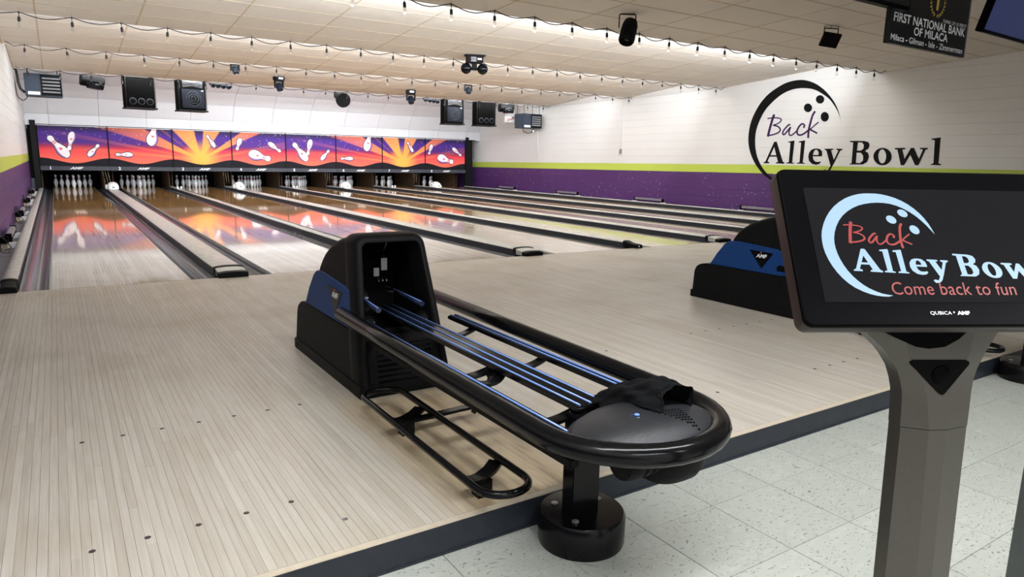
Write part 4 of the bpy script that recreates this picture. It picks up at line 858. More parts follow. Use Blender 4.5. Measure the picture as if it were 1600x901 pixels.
    for k in range(0, 19):
        a = PI+PI*k/18; P.append((CX+HW*math.cos(a), YE+.285*math.sin(a), rz(YE+.285*math.sin(a))))
    P += [(CX+HW, -5.2, rz(-5.2)), (CX+HW, -4.8, rz(-4.8)), (CX+HW, -4.2, rz(-4.2)), (CX+HW, -3.47, rz(-3.47))]
    tub('outer_rail', P, .0325, M['gloss'], R, 20)
    def long_rail(name, x, w, ys, ye, ridges, z=.372):
        bm = bmesh.new(); prism_x(bm, [(ys, z-.014), (ys+.004, z), (ys-.01, z+.006), (ye+.01, z+.006), (ye, z), (ye, z-.014)], x-w, x+w, bev=.003)
        r_ = obj(name, bm, M['gloss'], R, smooth=40)
        for dx in ridges:
            obj('highlight_ridge', (lambda bm: (tube(bm, [(x+dx, ys-.006, z+.007), (x+dx, ye+.006, z+.007)], .0034, 8), bm)[1])(bmesh.new()), M['rail_line'], r_)  # ridge tinted as a painted highlight along the rail
    long_rail('centre_rail', CX+.005, .060, -3.46, -5.16, (-.045, 0, .045))
    long_rail('inner_rail', CX-.215, .026, -3.76, -5.37, (-.012, .010))
    long_rail('inner_rail', CX+.215, .026, -3.83, -5.30, (-.012, .012))
    for s in (-1, 1):
        bm = bmesh.new(); prism_x(bm, [(-3.72, .245), (-3.72, .275), (-5.30, .285), (-5.30, .255)], CX+s*.17-.017, CX+s*.17+.017, bev=.004); obj('lower_beam', bm, M['black'], R)
    def strap(name, pts, hw, th=.012):
        """flat curved bar following pts, hw half width across"""
        bm = bmesh.new(); pts = [Vector(p_) for p_ in pts]; A = []
        for k, p_ in enumerate(pts):
            t = (pts[min(k+1, len(pts)-1)]-pts[max(k-1, 0)]); t.z = 0; t.normalize(); n = Vector((-t.y, t.x, 0))
            A.append([bm.verts.new(p_+n*hw), bm.verts.new(p_-n*hw), bm.verts.new(p_-n*hw-Vector((0, 0, th))), bm.verts.new(p_+n*hw-Vector((0, 0, th)))])
        for k in range(len(A)-1):
            for q_ in range(4): bm.faces.new((A[k][q_], A[k][(q_+1) % 4], A[k+1][(q_+1) % 4], A[k+1][q_]))
        bm.faces.new(A[0]); bm.faces.new(A[-1][::-1]); bmesh.ops.recalc_face_normals(bm, faces=bm.faces)
        return obj(name, bm, M['gloss'], R, smooth=40)
    arc = lambda x0, y0, x1, y1, bow, z, n=10: [(x0+(x1-x0)*k/n, y0+(y1-y0)*k/n-bow*math.sin(PI*k/n), z-.018*math.sin(PI*k/n)) for k in range(n+1)]
    for y in (-4.06, -4.62, -5.10): strap('curved_arm', arc(CX+.05, y, CX+.205, y+.01, .0, .360), .020)
    for y in (-4.60, -5.12):
        strap('curved_arm', arc(CX-.02, y, CX-.205, y-.03, -.012, .356), .022); strap('curved_arm', arc(CX-.01, y-.05, CX-.205, y-.06, .055, .356), .020)
        strap('curved_arm', arc(CX-.04, y-.01, CX-.05, y-.07, .0, .355), .022)
    # end console
    YC = -5.405
    bm = bmesh.new(); rings = []
    for rr_, z in ((1.0, .362), (1.0, .384), (.985, .390), (.965, .386), (.95, .392), (.86, .408), (.65, .426), (.4, .436), (.15, .440)):
        rings.append([bm.verts.new((CX+.255*rr_*math.cos(2*PI*k/44), YC+(.158 if math.sin(2*PI*k/44) < 0 else .17)*rr_*math.sin(2*PI*k/44), z)) for k in range(44)])
    for i in range(len(rings)-1):
        for k in range(44): bm.faces.new((rings[i][k], rings[i][(k+1) % 44], rings[i+1][(k+1) % 44], rings[i+1][k])).smooth = True
    bm.faces.new(rings[0][::-1]); bm.faces.new(rings[-1]); bmesh.ops.recalc_face_normals(bm, faces=bm.faces)
    console = obj('end_console', bm, M['console'], R, smooth=50)
    bm = bmesh.new()
    for i in range(9):
        for k in range(9-i):
            cx_ = 1.478+.011*k+.0*i; cy_ = -5.432-.0022*k-.0125*i+.001*k
            cx_ += .0105*i*.9
            dd = math.hypot((cx_-CX)/.255, (cy_-YC)/.158); zz = .4408-.034*dd*dd if dd < .65 else .4268-(dd-.65)*.086
            lathe(bm, [(.0034, -.003), (.0036, .0014)], 8, (cx_, cy_, zz))
    tag(obj('vent_hole', bm, M['dark'], console), None, None, kind='stuff')
    lat('button', [(.015, 0), (.018, .005), (.013, .010), (.004, .012)], M['navy'], console, 18, (CX-.058, -5.422, .430)); lat('button_light', [(.008, 0), (.0085, .003), (.003, .006)], M['rail_line'], console, 14, (CX-.056, -5.424, .4385))
    # hand dryer housing below the console
    hs = obj('dryer_housing', (lambda bm: (lathe(bm, [(.03, 0), (.052, .012), (.058, .03), (.058, .06), (.052, .065), (.052, .07), (.058, .075), (.058, .09), (.052, .094), (.052, .10), (.058, .105), (.058, .12), (.052, .124), (.052, .13), (.058, .135), (.058, .16), (.03, .17)], 24, (1.375, -5.40, .295), axis='x'), bm)[1])(bmesh.new()), M['black'], R, smooth=35)
    bm = bmesh.new(); rings = []
    for rr_, z in ((.55, .205), (.82, .212), (.95, .235), (1.0, .28), (.95, .36)):
        rings.append([bm.verts.new((CX+.12+.115*rr_*math.copysign(abs(math.cos(2*PI*k/28))**.7, math.cos(2*PI*k/28)), -5.38+.095*rr_*math.copysign(abs(math.sin(2*PI*k/28))**.7, math.sin(2*PI*k/28)), z)) for k in range(28)])
    for i in range(len(rings)-1):
        for k in range(28): bm.faces.new((rings[i][k], rings[i][(k+1) % 28], rings[i+1][(k+1) % 28], rings[i+1][k])).smooth = True
    bm.faces.new(rings[0][::-1]); bm.faces.new(rings[-1]); bmesh.ops.recalc_face_normals(bm, faces=bm.faces)
    obj('dryer_nozzle', bm, M['black'], R, smooth=50)
    # post and round foot
    box('post', (CX-.075, CX+.035, -5.178, -5.122, -.02, .350), M['gloss'], R, bev=.003)
    lat('round_foot', [(.10, 0), (.141, .0), (.144, .01), (.144, .095), (.137, .106), (.03, .112)], M['gloss'], R, 48, (CX+.0, -5.136, -.1))
    for (dx, dy) in ((-.075, -.06), (.085, .02), (-.06, .07)): lat('bolt_cap', [(.012, 0), (.012, .003), (.008, .005)], M['plate'], R, 12, (CX+dx, -5.136+dy, .0095))
    # shoe rail near the floor
    LP = []; xa, xb, ya, yb, r_ = CX-.315, CX-.13, -5.07, -3.93, .088
    for cx_, cy_, a0 in ((xb-r_, yb-r_, 0), (xa+r_, yb-r_, PI/2), (xa+r_, ya+r_, PI), (xb-r_, ya+r_, 1.5*PI)):
        for k in range(7): a = a0+PI/2*k/6; LP.append((cx_+r_*math.cos(a), cy_+r_*math.sin(a), .092))
    tub('shoe_rail', LP, .0135, M['gloss'], R, 12, closed=True)
    for y in (-4.22, -4.84):
        strap('foot_arm', [(xb-.004, y+.03, .080), (xb-.05, y-.005, .074), (xb-.10, y-.028, .070), (xa+.05, y-.035, .070), (xa+.008, y-.030, .080)], .026)
        box('floor_pad', (xa+.06, xa+.115, y-.055, y-.008, 0, .060), M['gloss'], R)
    strap('foot_arm', [(xa+.06, -4.27, .070), (xb, -4.262, .066), (CX+.02, -4.25, .066), (CX+.12, -4.25, .066)], .020)
    tub('foot_strut', [(CX+.06, -4.31, .055), (CX+.12, -4.31, .15), (CX+.165, -4.32, .25)], .012, M['gloss'], R, 8)
    return R
br = ball_return('blue and black ball return with a black cloth on its rack, nearest the viewer')
settle(br, (CX, -4.2, 0))
# the second one: same machine, two lanes further right
br2 = br.copy(); C.objects.link(br2); br2.location = (CX+PO+PE, -4.2, 0); br2['label'] = 'blue and black ball return half hidden behind the bowler console screen'
for ch in list(br.children):
    c = ch.copy(); C.objects.link(c); c.parent = br2
    for g_ in ch.children:
        d = g_.copy(); C.objects.link(d); d.parent = c
br['group'] = br2['group'] = 'ball returns on the approach'

# black cloth lying over the rack end: a drape whose near end stands open like a scoop
bm = bmesh.new(); NS, NA = 44, 36; G = []
A0, A1 = Vector((1.525, -5.155)), Vector((1.575, -5.445)); ax = (A1-A0).normalized(); nx_ = Vector((-ax.y, ax.x))
for a in range(NS+1):
    s = a/NS; row = []
    w_ = (.03+.055*min(1, s*5)**.6)*(1-.12*max(0, s-.75)*4)+.006*math.sin(9*s+1)
    h_ = .012+.042*min(1, s*4)**.8+.010*s
    for k in range(NA+1):
        t = k/NA; an = PI*t
        r_ = 1+.10*math.sin(3*an+5*s)+.06*math.sin(7*an-11*s+1)+.035*math.sin(13*an+17*s)
        off = nx_*(w_*math.cos(an)*r_)+ax*(.018*math.sin(an*2+1)*(1 if s > .9 else .4)+.03*(math.sin(an)**2)*(s-1)*0-.022*(s > .93)*abs(math.cos(an)))
        P = A0+(A1-A0)*s+off
        d = math.hypot((P.x-CX)/.255, (P.y+5.405)/(.158 if P.y < -5.405 else .17)); base = max(.440-.050*d*d, .386) if d < 1.04 else .386
        fold = .010*max(0, math.sin(14*s-6*t+.8))*math.sin(an)
        row.append(bm.verts.new((P.x, P.y, base+.006+h_*math.sin(an)**.8*r_+fold)))
    G.append(row)
for a in range(NS):
    for k in range(NA): bm.faces.new((G[a][k], G[a+1][k], G[a+1][k+1], G[a][k+1])).smooth = True
bm.faces.new(G[0])
# turned-up corner at the back right
q0, q1, q2, q3 = [bm.verts.new(p) for p in ((1.625, -5.30, .445), (1.668, -5.27, .428), (1.672, -5.262, .463), (1.60, -5.33, .452))]
bm.faces.new((q0, q1, q2)); bm.faces.new((q3, q0, q2))
# loose flap folded over the near side
F_ = [[bm.verts.new((1.475+.035*i-.012*j, -5.285-.022*i-.030*j, .405+.030*math.sin(.6+i*.7)-.010*j+.006*math.sin(3*i+2*j))) for j in range(4)] for i in range(5)]
for i in range(4):
    for j in range(3): bm.faces.new((F_[i][j], F_[i+1][j], F_[i+1][j+1], F_[i][j+1])).smooth = True
bmesh.ops.solidify(bm, geom=list(bm.faces), thickness=.003)
tw = obj('cloth', bm, M['towel']); tag(tw, 'crumpled black cloth lying on the end of the ball rack', 'cloth')

# ================================================================ BOWLER CONSOLE
yaw_, tilt_ = .49397, .54121
RR = Vector((math.cos(yaw_), -math.sin(yaw_), 0)); FWH = Vector((math.sin(yaw_), math.cos(yaw_), 0))
UP = Vector((0, 0, 1))*math.cos(tilt_)+FWH*math.sin(tilt_); NR = RR.cross(UP).normalized()
OM = Vector((1.2176, -5.9527, 1.1313)); WM, HM = .527, .3035
def mp(a, b, c=0): return OM+RR*a+UP*b+NR*c
def rrect(x0, x1, z0, z1, r, n=5):
    o = []
    for cx_, cz_, a0 in ((x1-r, z1-r, 0), (x0+r, z1-r, PI/2), (x0+r, z0+r, PI), (x1-r, z0+r, 1.5*PI)):
        for k in range(n+1): a = a0+PI/2*k/n; o.append((cx_+r*math.cos(a), cz_+r*math.sin(a)))
    return o
con = thing('bowler_console', 'touch screen on a flared bronze post showing the bowling logo', 'screen')
bm = bmesh.new(); rings = []
for ins, c in ((.004, -.040), (.0, -.034), (.0, -.006), (.0015, -.002), (.004, 0)):
    rings.append([bm.verts.new(mp(a, b, c)) for a, b in rrect(ins, WM-ins, -HM+ins, -ins, .016-ins*.5)])
n = len(rings[0])
for i in range(len(rings)-1):
    for k in range(n):
        f = bm.faces.new((rings[i][k], rings[i][(k+1) % n], rings[i+1][(k+1) % n], rings[i+1][k])); f.material_index = 1 if i <= 1 else 0
bm.faces.new(rings[-1]); f = bm.faces.new(rings[0][::-1]); bmesh.ops.recalc_face_normals(bm, faces=bm.faces)
obj('screen_housing', bm, [M['bezel'], M['edge']], con, smooth=30)
bm = bmesh.new(); poly(bm, [[(.043, -.040), (WM-.043, -.040), (WM-.043, -.2600), (.043, -.2600)]], lambda u, v: mp(u, v, .0008)); face_dir(bm, NR); scr = obj('screen', bm, M['screen'], con)
def aff(h, z): return (AFF[0][0]*h+AFF[1][0]*z+AFF[2][0], AFF[0][1]*h+AFF[1][1]*z+AFF[2][1])
def logo(fn, kinds, bm, mi=0):
    for kind, loops in LOGO:
        if kind not in kinds: continue
        if kind == 'script': ribbon(bm, loops[0], loops[1], fn, mi)
        else: poly(bm, loops, fn, mi)
def bold(bm, fn, dx): pass
bm = bmesh.new(); logo(lambda h, z: mp(*aff(h, z), .0014), ('serif', 'dot'), bm); poly(bm, [ARC2], lambda u, v: mp(u, v, .0014))
for d in ((.0009, .0), (0, .0009), (-.0008, 0)):
    logo(lambda h, z: mp(aff(h, z)[0]+d[0], aff(h, z)[1]+d[1], .00145+abs(d[0])*.05), ('serif',), bm)
face_dir(bm, NR); obj('screen_logo', bm, M['glow'], scr)
bm = bmesh.new(); logo(lambda h, z: mp(*aff(h, z), .0018), ('script',), bm); face_dir(bm, NR); obj('script_lettering', bm, M['glowred'], scr); bm = bmesh.new()
text_into(bm, 'Come back to fun', .0335, lambda u, v: mp(.1665+u, -.2360+v, .0014), align='LEFT', sx=.93, space=1.02)
face_dir(bm, NR); obj('screen_text', bm, M['glowred'], scr)
bm = bmesh.new(); text_into(bm, 'QUBICA', .0085, lambda u, v: mp(.2475+u, -.2795+v, .0008), sx=1.25); text_into(bm, 'AMF', .0085, lambda u, v: mp(.289+u, -.2795+v, .0008), sx=1.35, bold=.0004)
poly(bm, [[(.2700, -.277), (.2735, -.277), (.2718, -.280)]], lambda u, v: mp(u, v, .0008)); face_dir(bm, NR); obj('bezel_lettering', bm, M['letter'], con)
# flared neck and faceted post, silhouette taken on the vertical plane of the post
PC = mp(.262, -.16)+FWH*.06
def onpost(px, py):
    d = fw+r2*((px-800)/F_PX)-u2*((py-450.5)/F_PX); o_ = cam.matrix_world.translation
    t = (PC-o_).dot(FWH)/d.dot(FWH); return o_+d*t
rows = [(504, 1319, 1573, 1420, 1530), (513, 1325.6, 1566, 1418, 1526), (530, 1343, 1555, 1416, 1520), (549, 1362, 1543, 1418, 1516), (562, 1372, 1536, 1423, 1511), (581, 1382.6, 1526.5, 1434, 1500), (600, 1388, 1520.5, 1443, 1492), (618, 1390.8, 1517.5, 1448, 1485), (640, 1390, 1515, 1450, 1481), (671.3, 1388, 1511, 1451, 1479)]
def pix(P):
    d = P-cam.matrix_world.translation; return 800+F_PX*d.dot(r2)/d.dot(fw)
def solve(Cc, dep, px):
    lo, hi = -.6, .6
    for _ in range(40):
        m_ = (lo+hi)/2
        if pix(Cc+RR*m_+FWH*dep) < px: lo = m_
        else: hi = m_
    return Cc+RR*lo+FWH*dep
def row_pts(y, L, Rr, a, b_):
    A, B_ = onpost(a, y), onpost(b_, y); Cc = (A+B_)/2
    BL_ = solve(Cc, .055, L); FR = solve(Cc, .020, Rr); wl_ = (BL_-FWH*.035); aR = (FR-Cc).dot(RR)
    BR_ = Cc+RR*aR*.98+FWH*.055
    return [BL_, wl_+RR*.002, A, B_, FR, BR_]
def post_loft(rings, name, m):
    bm = bmesh.new(); V = [[bm.verts.new(p) for p in r] for r in rings]; n = 6
    for i in range(len(V)-1):
        for k in range(n): bm.faces.new((V[i][k], V[i][(k+1) % n], V[i+1][(k+1) % n], V[i+1][k]))
    bm.faces.new(V[0]); bm.faces.new(V[-1][::-1]); bmesh.ops.recalc_face_normals(bm, faces=bm.faces)
    return obj(name, bm, m, con, smooth=14)
post_loft([row_pts(*r) for r in rows], 'flared_neck', M['bronze'])
t0 = row_pts(672.2, 1388.6, 1510.2, 1451, 1478.5); t1 = row_pts(900, 1366.6, 1483.7, 1432, 1456)
ext = [a+(b_-a)*((a.z+.08)/(a.z-b_.z)) for a, b_ in zip(t0, t1)]
post_loft([t0, t1, ext], 'faceted_post', M['bronze'])
ctr = (ext[0]+ext[4])/2
lat('round_foot', [(.02, 0), (.20, 0), (.205, .012), (.19, .022), (.05, .03)], M['bronze'], con, 40, (ctr.x, ctr.y, ZF))
def pp(px, py, c): return onpost(px, py)-FWH*c
def plate_px(bm, pts, c0, c1, mi=0):
    a = [bm.verts.new(pp(x, y, c0)) for x, y in pts]; b_ = [bm.verts.new(pp(x, y, c1)) for x, y in pts]; n = len(pts)
    bm.faces.new(a); bm.faces.new(b_[::-1])
    for k in range(n): bm.faces.new((a[k], b_[k], b_[(k+1) % n], a[(k+1) % n]))
    bmesh.ops.recalc_face_normals(bm, faces=bm.faces)
bm = bmesh.new(); plate_px(bm, [(1426, 562), (1509, 562), (1513, 564), (1513.5, 568), (1474, 615), (1470, 616.5), (1466, 614), (1423, 569), (1422, 565)], -.006, .0025); sg = obj('speaker_grille', bm, M['dark'], con)
bm = bmesh.new(); c_ = onpost(1468, 584)
lathe(bm, [(.017, -.001), (.018, .0025), (.012, .002), (.004, .004)], 20); bm.transform(Matrix.Translation(c_-FWH*.0025) @ Matrix((RR, Vector((0, 0, 1)), -FWH)).transposed().to_4x4()); obj('speaker_cone', bm, M['bezel'], sg)
bm = bmesh.new(); plate_px(bm, [(1352, 503), (1372, 514), (1398, 527), (1430, 541), (1450, 544), (1475, 541), (1497, 529), (1512, 515), (1530, 503)], -.004, .003); obj('cable_recess', bm, M['bezel'], con)
bm = bmesh.new()
for s in (.20, .33):
    a = mp(s-.02, -.12, -.04); b_ = mp(s+.02, -.24, -.04)
box_pts = []
V = [bm.verts.new(p) for p in (mp(.17, -.26, -.039), mp(.36, -.26, -.039), mp(.36, -.13, -.039), mp(.17, -.13, -.039), PC-RR*.05+FWH*.03+Vector((0, 0, -.135)), PC+RR*.05+FWH*.03+Vector((0, 0, -.135)), PC+RR*.05+FWH*.10+Vector((0, 0, -.06)), PC-RR*.05+FWH*.10+Vector((0, 0, -.06)))]
for q in ((0, 1, 2, 3), (4, 7, 6, 5), (0, 4, 5, 1), (1, 5, 6, 2), (2, 6, 7, 3), (3, 7, 4, 0)): bm.faces.new([V[k] for k in q])
bmesh.ops.recalc_face_normals(bm, faces=bm.faces); obj('screen_bracket', bm, M['black'], con)
settle(con, (ctr.x, ctr.y, ZF))

# grey-green post at the right edge of the frame
d = fw+r2*((1583+52-800)/F_PX)-u2*((830-450.5)/F_PX); o_ = cam.matrix_world.translation; P = o_+d*1.75
tp = thing('table_post', 'grey green square post cut off by the right edge of the photo', 'post', (P.x, P.y, ZF))
box('post', (-.05, .05, -.05, .05, .012, .95), M['pole'], tp, bev=.006).rotation_euler = (0, 0, -YAW)
lat('foot_plate', [(.02, 0), (.18, 0), (.18, .010), (.06, .016)], M['pole'], tp, 32)
# ================================================================ WALL LOGO
wl = thing('painted_logo', 'large painted bowling ball logo reading Back Alley Bowl on the right wall', 'sign', (XR-.004, 0, 0))
Fw = lambda h, z: (XR-.0045, -h, z)
def wlogo(name, kinds, m, dx=0, sel=None):
    k_ = 0
    for kind, loops in LOGO:
        if kind not in kinds: continue
        bm = bmesh.new(); fn = lambda h, z: (XR-.0045-dx, -h, z)
        if kind == 'script': ribbon(bm, loops[0], loops[1], fn)
        else: poly(bm, loops, fn)
        face_dir(bm, (-1, 0, 0)); obj(name, bm, m, wl)
wlogo('crescent', ('arc',), M['ink']); wlogo('finger_hole', ('dot',), M['ink']); wlogo('letter', ('serif',), M['ink'], .0006); wlogo('script_stroke', ('script',), M['purp'], .001)
settle(wl, (0, 2.6, 1.2)); wl.location.x = XR-.004
for ch in wl.children: ch.location.x -= XR-.004

# ================================================================ STRING LIGHTS
me_sock = None
def string(y, zs, x0, step, n, xs0, xs1, lab, end_up):
    root = thing('string_light', lab, 'string lights', (x0, y, zs), 'string lights under the ceiling steps')
    rnd = random.Random(int(y*10)); P = []; first = xs0-x0
    nodes = [x0+k*step for k in range(n)]
    if xs0 < x0: P += [(xs0-x0, 0, .035), ((xs0-x0)*.55, 0, -.035)]
    for k in range(n):
        P.append((nodes[k]-x0, 0, 0))
        if k < n-1:
            s = rnd.uniform(.045, .075)
            for t in (.06, .14, .26, .40, .55, .70, .83, .93): P.append((nodes[k]-x0+step*t, 0, -s*(math.sin(PI*t)**1.25)*(1.15-.3*t)))
    P += [(nodes[-1]-x0+.2, 0, -.045), (xs1-x0, 0, .03)]
    tub('cable', P, .0065, M['cable'], root, 6)
    global me_sock, me_bulb, me_wire
    if not me_sock:
        bm = bmesh.new(); lathe(bm, [(.012, .004), (.014, -.012), (.0045, -.02), (.0045, -.055), (.013, -.060), (.0185, -.072), (.0185, -.115), (.014, -.122)], 12); me_sock = bpy.data.meshes.new('socket'); bm.to_mesh(me_sock); bm.free(); me_sock.materials.append(M['cable'])
        bm = bmesh.new(); lathe(bm, [(.012, -.119), (.016, -.135), (.022, -.155), (.023, -.17), (.017, -.187), (.005, -.195)], 12); me_bulb = bpy.data.meshes.new('bulb'); bm.to_mesh(me_bulb); bm.free(); me_bulb.materials.append(M['glass'])
        bm = bmesh.new(); tube(bm, [(0, 0, 0), (0, 0, .035)], .002, 5); me_wire = bpy.data.meshes.new('hook'); bm.to_mesh(me_wire); bm.free(); me_wire.materials.append(M['cable'])
    for k in range(n):
        s = bpy.data.objects.new('socket', me_sock); C.objects.link(s); s.parent = root; s.location = (nodes[k]-x0, 0, 0); s.rotation_euler = (rnd.uniform(-.06, .06), rnd.uniform(-.1, .1), 0)
        b_ = bpy.data.objects.new('bulb', me_bulb); C.objects.link(b_); b_.parent = s
        h = bpy.data.objects.new('hook', me_wire); C.objects.link(h); h.parent = root; h.location = (nodes[k]-x0, 0, 0)
string(1.0, 2.955, .576, .6135, 22, -.45, 13.86, 'string of clear bulbs under the nearest ceiling step', 1)
string(5.0, 2.935, -.13, .5975, 24, -.48, 13.93, 'string of clear bulbs under the second ceiling step', 1)
string(8.4, 2.92, -.17, .613, 24, -.45, 14.0, 'string of clear bulbs under the third ceiling step', 1)
string(12.2, 2.87, -.24, .604, 24, -.45, 13.95, 'string of clear bulbs under the farthest ceiling step', 1)

# ================================================================ HANGING FIXTURES
def ceil_z(y):
    for (ya, yb, ze, s, top) in segs:
        if ya <= y < yb: return ze+s*(yb-y)
    return 3.19 if y > 12.4 else 3.26
def rods(root, pts, z, r=.006):
    for x, y in pts:
        c = ceil_z(root.location.y+y)-root.location.z; tub('hanger', [(x, y, z), (x, y, c+.008)], r, M['cable'], root, 6)
def heater(x0, x1, y, z0, z1, lab, rot=0):
    root = thing('unit_heater', lab, 'heater', ((x0+x1)/2, y, (z0+z1)/2), 'unit heaters by the side walls'); w_ = (x1-x0)/2; h = (z1-z0)/2
    bm = bmesh.new(); bx(bm, -w_, w_, 0, .5, -h, h, bev=.012); body = obj('casing', bm, M['heater'], root)
    bm = bmesh.new(); fr = .03; xm = -w_*.12
    for d in ((xm, w_-.01, -.02, .001, h-.06, h-.02), (xm, w_-.01, -.02, .001, -h+.02, -h+.05), (w_-.035, w_-.01, -.02, .001, -h+.02, h-.02), (xm, xm+.02, -.02, .001, -h+.02, h-.02)): bx(bm, *d)
    obj('outlet_frame', bm, M['frame'], root)
    box('outlet_recess', (xm+.02, w_-.035, -.002, .0005, -h+.05, h-.06), M['dark'], root)
    for k in range(5):
        z = -h+.085+k*(2*h-.17)/4.4
        bm = bmesh.new(); V = [bm.verts.new(p) for p in ((xm+.025, -.022, z), (w_-.04, -.022, z), (w_-.04, -.004, z+.038), (xm+.025, -.004, z+.038), (xm+.025, -.018, z-.004), (w_-.04, -.018, z-.004), (w_-.04, .0, z+.034), (xm+.025, .0, z+.034))]
        for q in ((0, 1, 2, 3), (7, 6, 5, 4), (0, 4, 5, 1), (1, 5, 6, 2), (2, 6, 7, 3), (3, 7, 4, 0)): bm.faces.new([V[i] for i in q])
        obj('louvre', bm, M['louvre'], root)
    box('data_plate', (-w_*.85, xm-.03, -.004, .001, -h+.03, -h+.10), M['white'], root)
    rods(root, [(-w_*.8, .05), (w_*.8, .05), (-w_*.8, .45), (w_*.8, .45)], h-.01, .008)
    return root
hl = heater(-.33, .385, 12.75, 2.33, 2.83, 'navy unit heater with bright louvres hung beside the left wall')
tub('flue_pipe', [(-.36, .1, -.18), (-.44, .1, -.10), (-.47, .1, .05), (-.49, .1, .32), (-.62, .1, .33)], .028, M['cable'], hl, 10)
tub('gas_hose', sm([(-.30, .0, -.25), (-.40, -.02, -.36), (-.50, -.02, -.28), (-.525, -.02, -.10), (-.53, -.02, .05)]), .010, M['cable'], hl, 8)
hr = heater(13.10, 13.86, 12.55, 2.15, 2.62, 'navy unit heater with bright louvres hung beside the right wall')
tub('gas_hose', [(-.30, .1, -.23), (-.30, .08, -.34), (-.12, .08, -.40), (.05, .08, -.36), (.08, .08, -.23)], .012, M['cable'], hr, 8)
lat('valve', [(.02, -.05), (.035, -.04), (.035, .04), (.02, .05)], M['plate'], hr, 12, (.10, .08, -.32))
def speaker(x0, x1, y, z0, z1, lab, ported, yaw):
    root = thing('loudspeaker', lab, 'speaker', ((x0+x1)/2, y, (z0+z1)/2), 'loudspeakers over the lanes', rot=(0, 0, yaw)); w_ = (x1-x0)/2; h = (z1-z0)/2
    bm = bmesh.new(); bx(bm, -w_, w_, 0, .46, -h, h, bev=.010); obj('cabinet', bm, M['felt'], root)
    if ported:
        for k in (-1, 0, 1):
            bm = bmesh.new(); lathe(bm, [(.066, -.004), (.078, -.006), (.082, 0), (.066, .004)], 22); bm.transform(Matrix.Translation((k*.19, -.001, -h+.145)) @ Matrix.Rotation(PI/2, 4, 'X')); o = obj('port_ring', bm, M['ringgrey'], root)
            bm = bmesh.new(); lathe(bm, [(.001, .001), (.066, .002), (.066, .006), (.001, .006)], 22); bm.transform(Matrix.Translation((k*.19, .0, -h+.145)) @ Matrix.Rotation(PI/2, 4, 'X')); obj('port', bm, M['dark'], o)
    else:
        box('lower_grille', (-w_+.05, w_-.03, -.012, .001, -h+.05, h-.25), M['grille'], root, bev=.004)
        bm = bmesh.new()
        for r0, r1 in ((.17, .18), (.11, .12), (.05, .06)): lathe(bm, [(r0, .0), (r0, .004), (r1, .004), (r1, .0)], 28)
        bm.transform(Matrix.Translation((.01, -.012, -h+.28)) @ Matrix.Rotation(PI/2, 4, 'X')); obj('woofer', bm, M['ringgrey'], root)
        bm = bmesh.new(); fs = [(-w_+.07, h-.05), (w_-.07, h-.05), (w_-.07, h-.21), (.0, h-.17), (-w_+.07, h-.21)]
        a = [bm.verts.new((x, -.010, z)) for x, z in fs]; b_ = [bm.verts.new((x, .001, z)) for x, z in fs]; bm.faces.new(a); bm.faces.new(b_[::-1])
        for k in range(5): bm.faces.new((a[k], b_[k], b_[(k+1) % 5], a[(k+1) % 5]))
        bmesh.ops.recalc_face_normals(bm, faces=bm.faces); obj('horn', bm, M['gloss'], root)
        box('name_plate', (w_-.11, w_-.06, -.016, -.010, h-.285, h-.265), M['letter'], root)
    box('shelf_bar', (-w_-.04, w_+.04, -.03, .44, -h-.035, -h-.002), M['frame'], root)
    for s in (-1, 1):
        tub('strap', [(s*(w_-.10), -.02, h+.03), (s*(w_-.10), -.02, h+.06)], .012, M['chrome'], root, 6)
        tub('hanger', [(s*(w_+.015), .02, -h-.02), (s*(w_+.015), .02, h-.02), (s*(w_+.015), .02, ceil_z(y)-(z0+z1)/2+.008)], .007, M['cable'], root, 6)
        tub('hanger', [(s*(w_+.015), .40, -h-.02), (s*(w_+.015), .40, h-.02), (s*(w_+.015), .40, ceil_z(y)-(z0+z1)/2+.008)], .007, M['cable'], root, 6)
    return root
speaker(1.70, 2.32, 12.85, 2.20, 2.98, 'tall black subwoofer with three round ports, left one of the two', True, .12)
speaker(2.87, 3.49, 12.85, 2.20, 2.96, 'loudspeaker with round woofer behind grey grille, left one of the two', False, .10)
speaker(10.42, 11.02, 12.85, 2.20, 2.95, 'loudspeaker with round woofer behind grey grille, right one of the two', False, -.10)
speaker(11.58, 12.20, 12.85, 2.20, 2.94, 'tall black subwoofer with three round ports, right one of the two', True, -.10)
def yoke(root, w_, z0, top):
    tub('yoke', [(-w_, 0, z0), (-w_, 0, top-.02), (-w_+.02, 0, top), (w_-.02, 0, top), (w_, 0, top-.02), (w_, 0, z0)], .011, M['cable'], root, 8)
    c = ceil_z(root.location.y)-root.location.z; tub('hanger', [(0, 0, top), (0, 0, c+.008)], .010, M['cable'], root, 8)
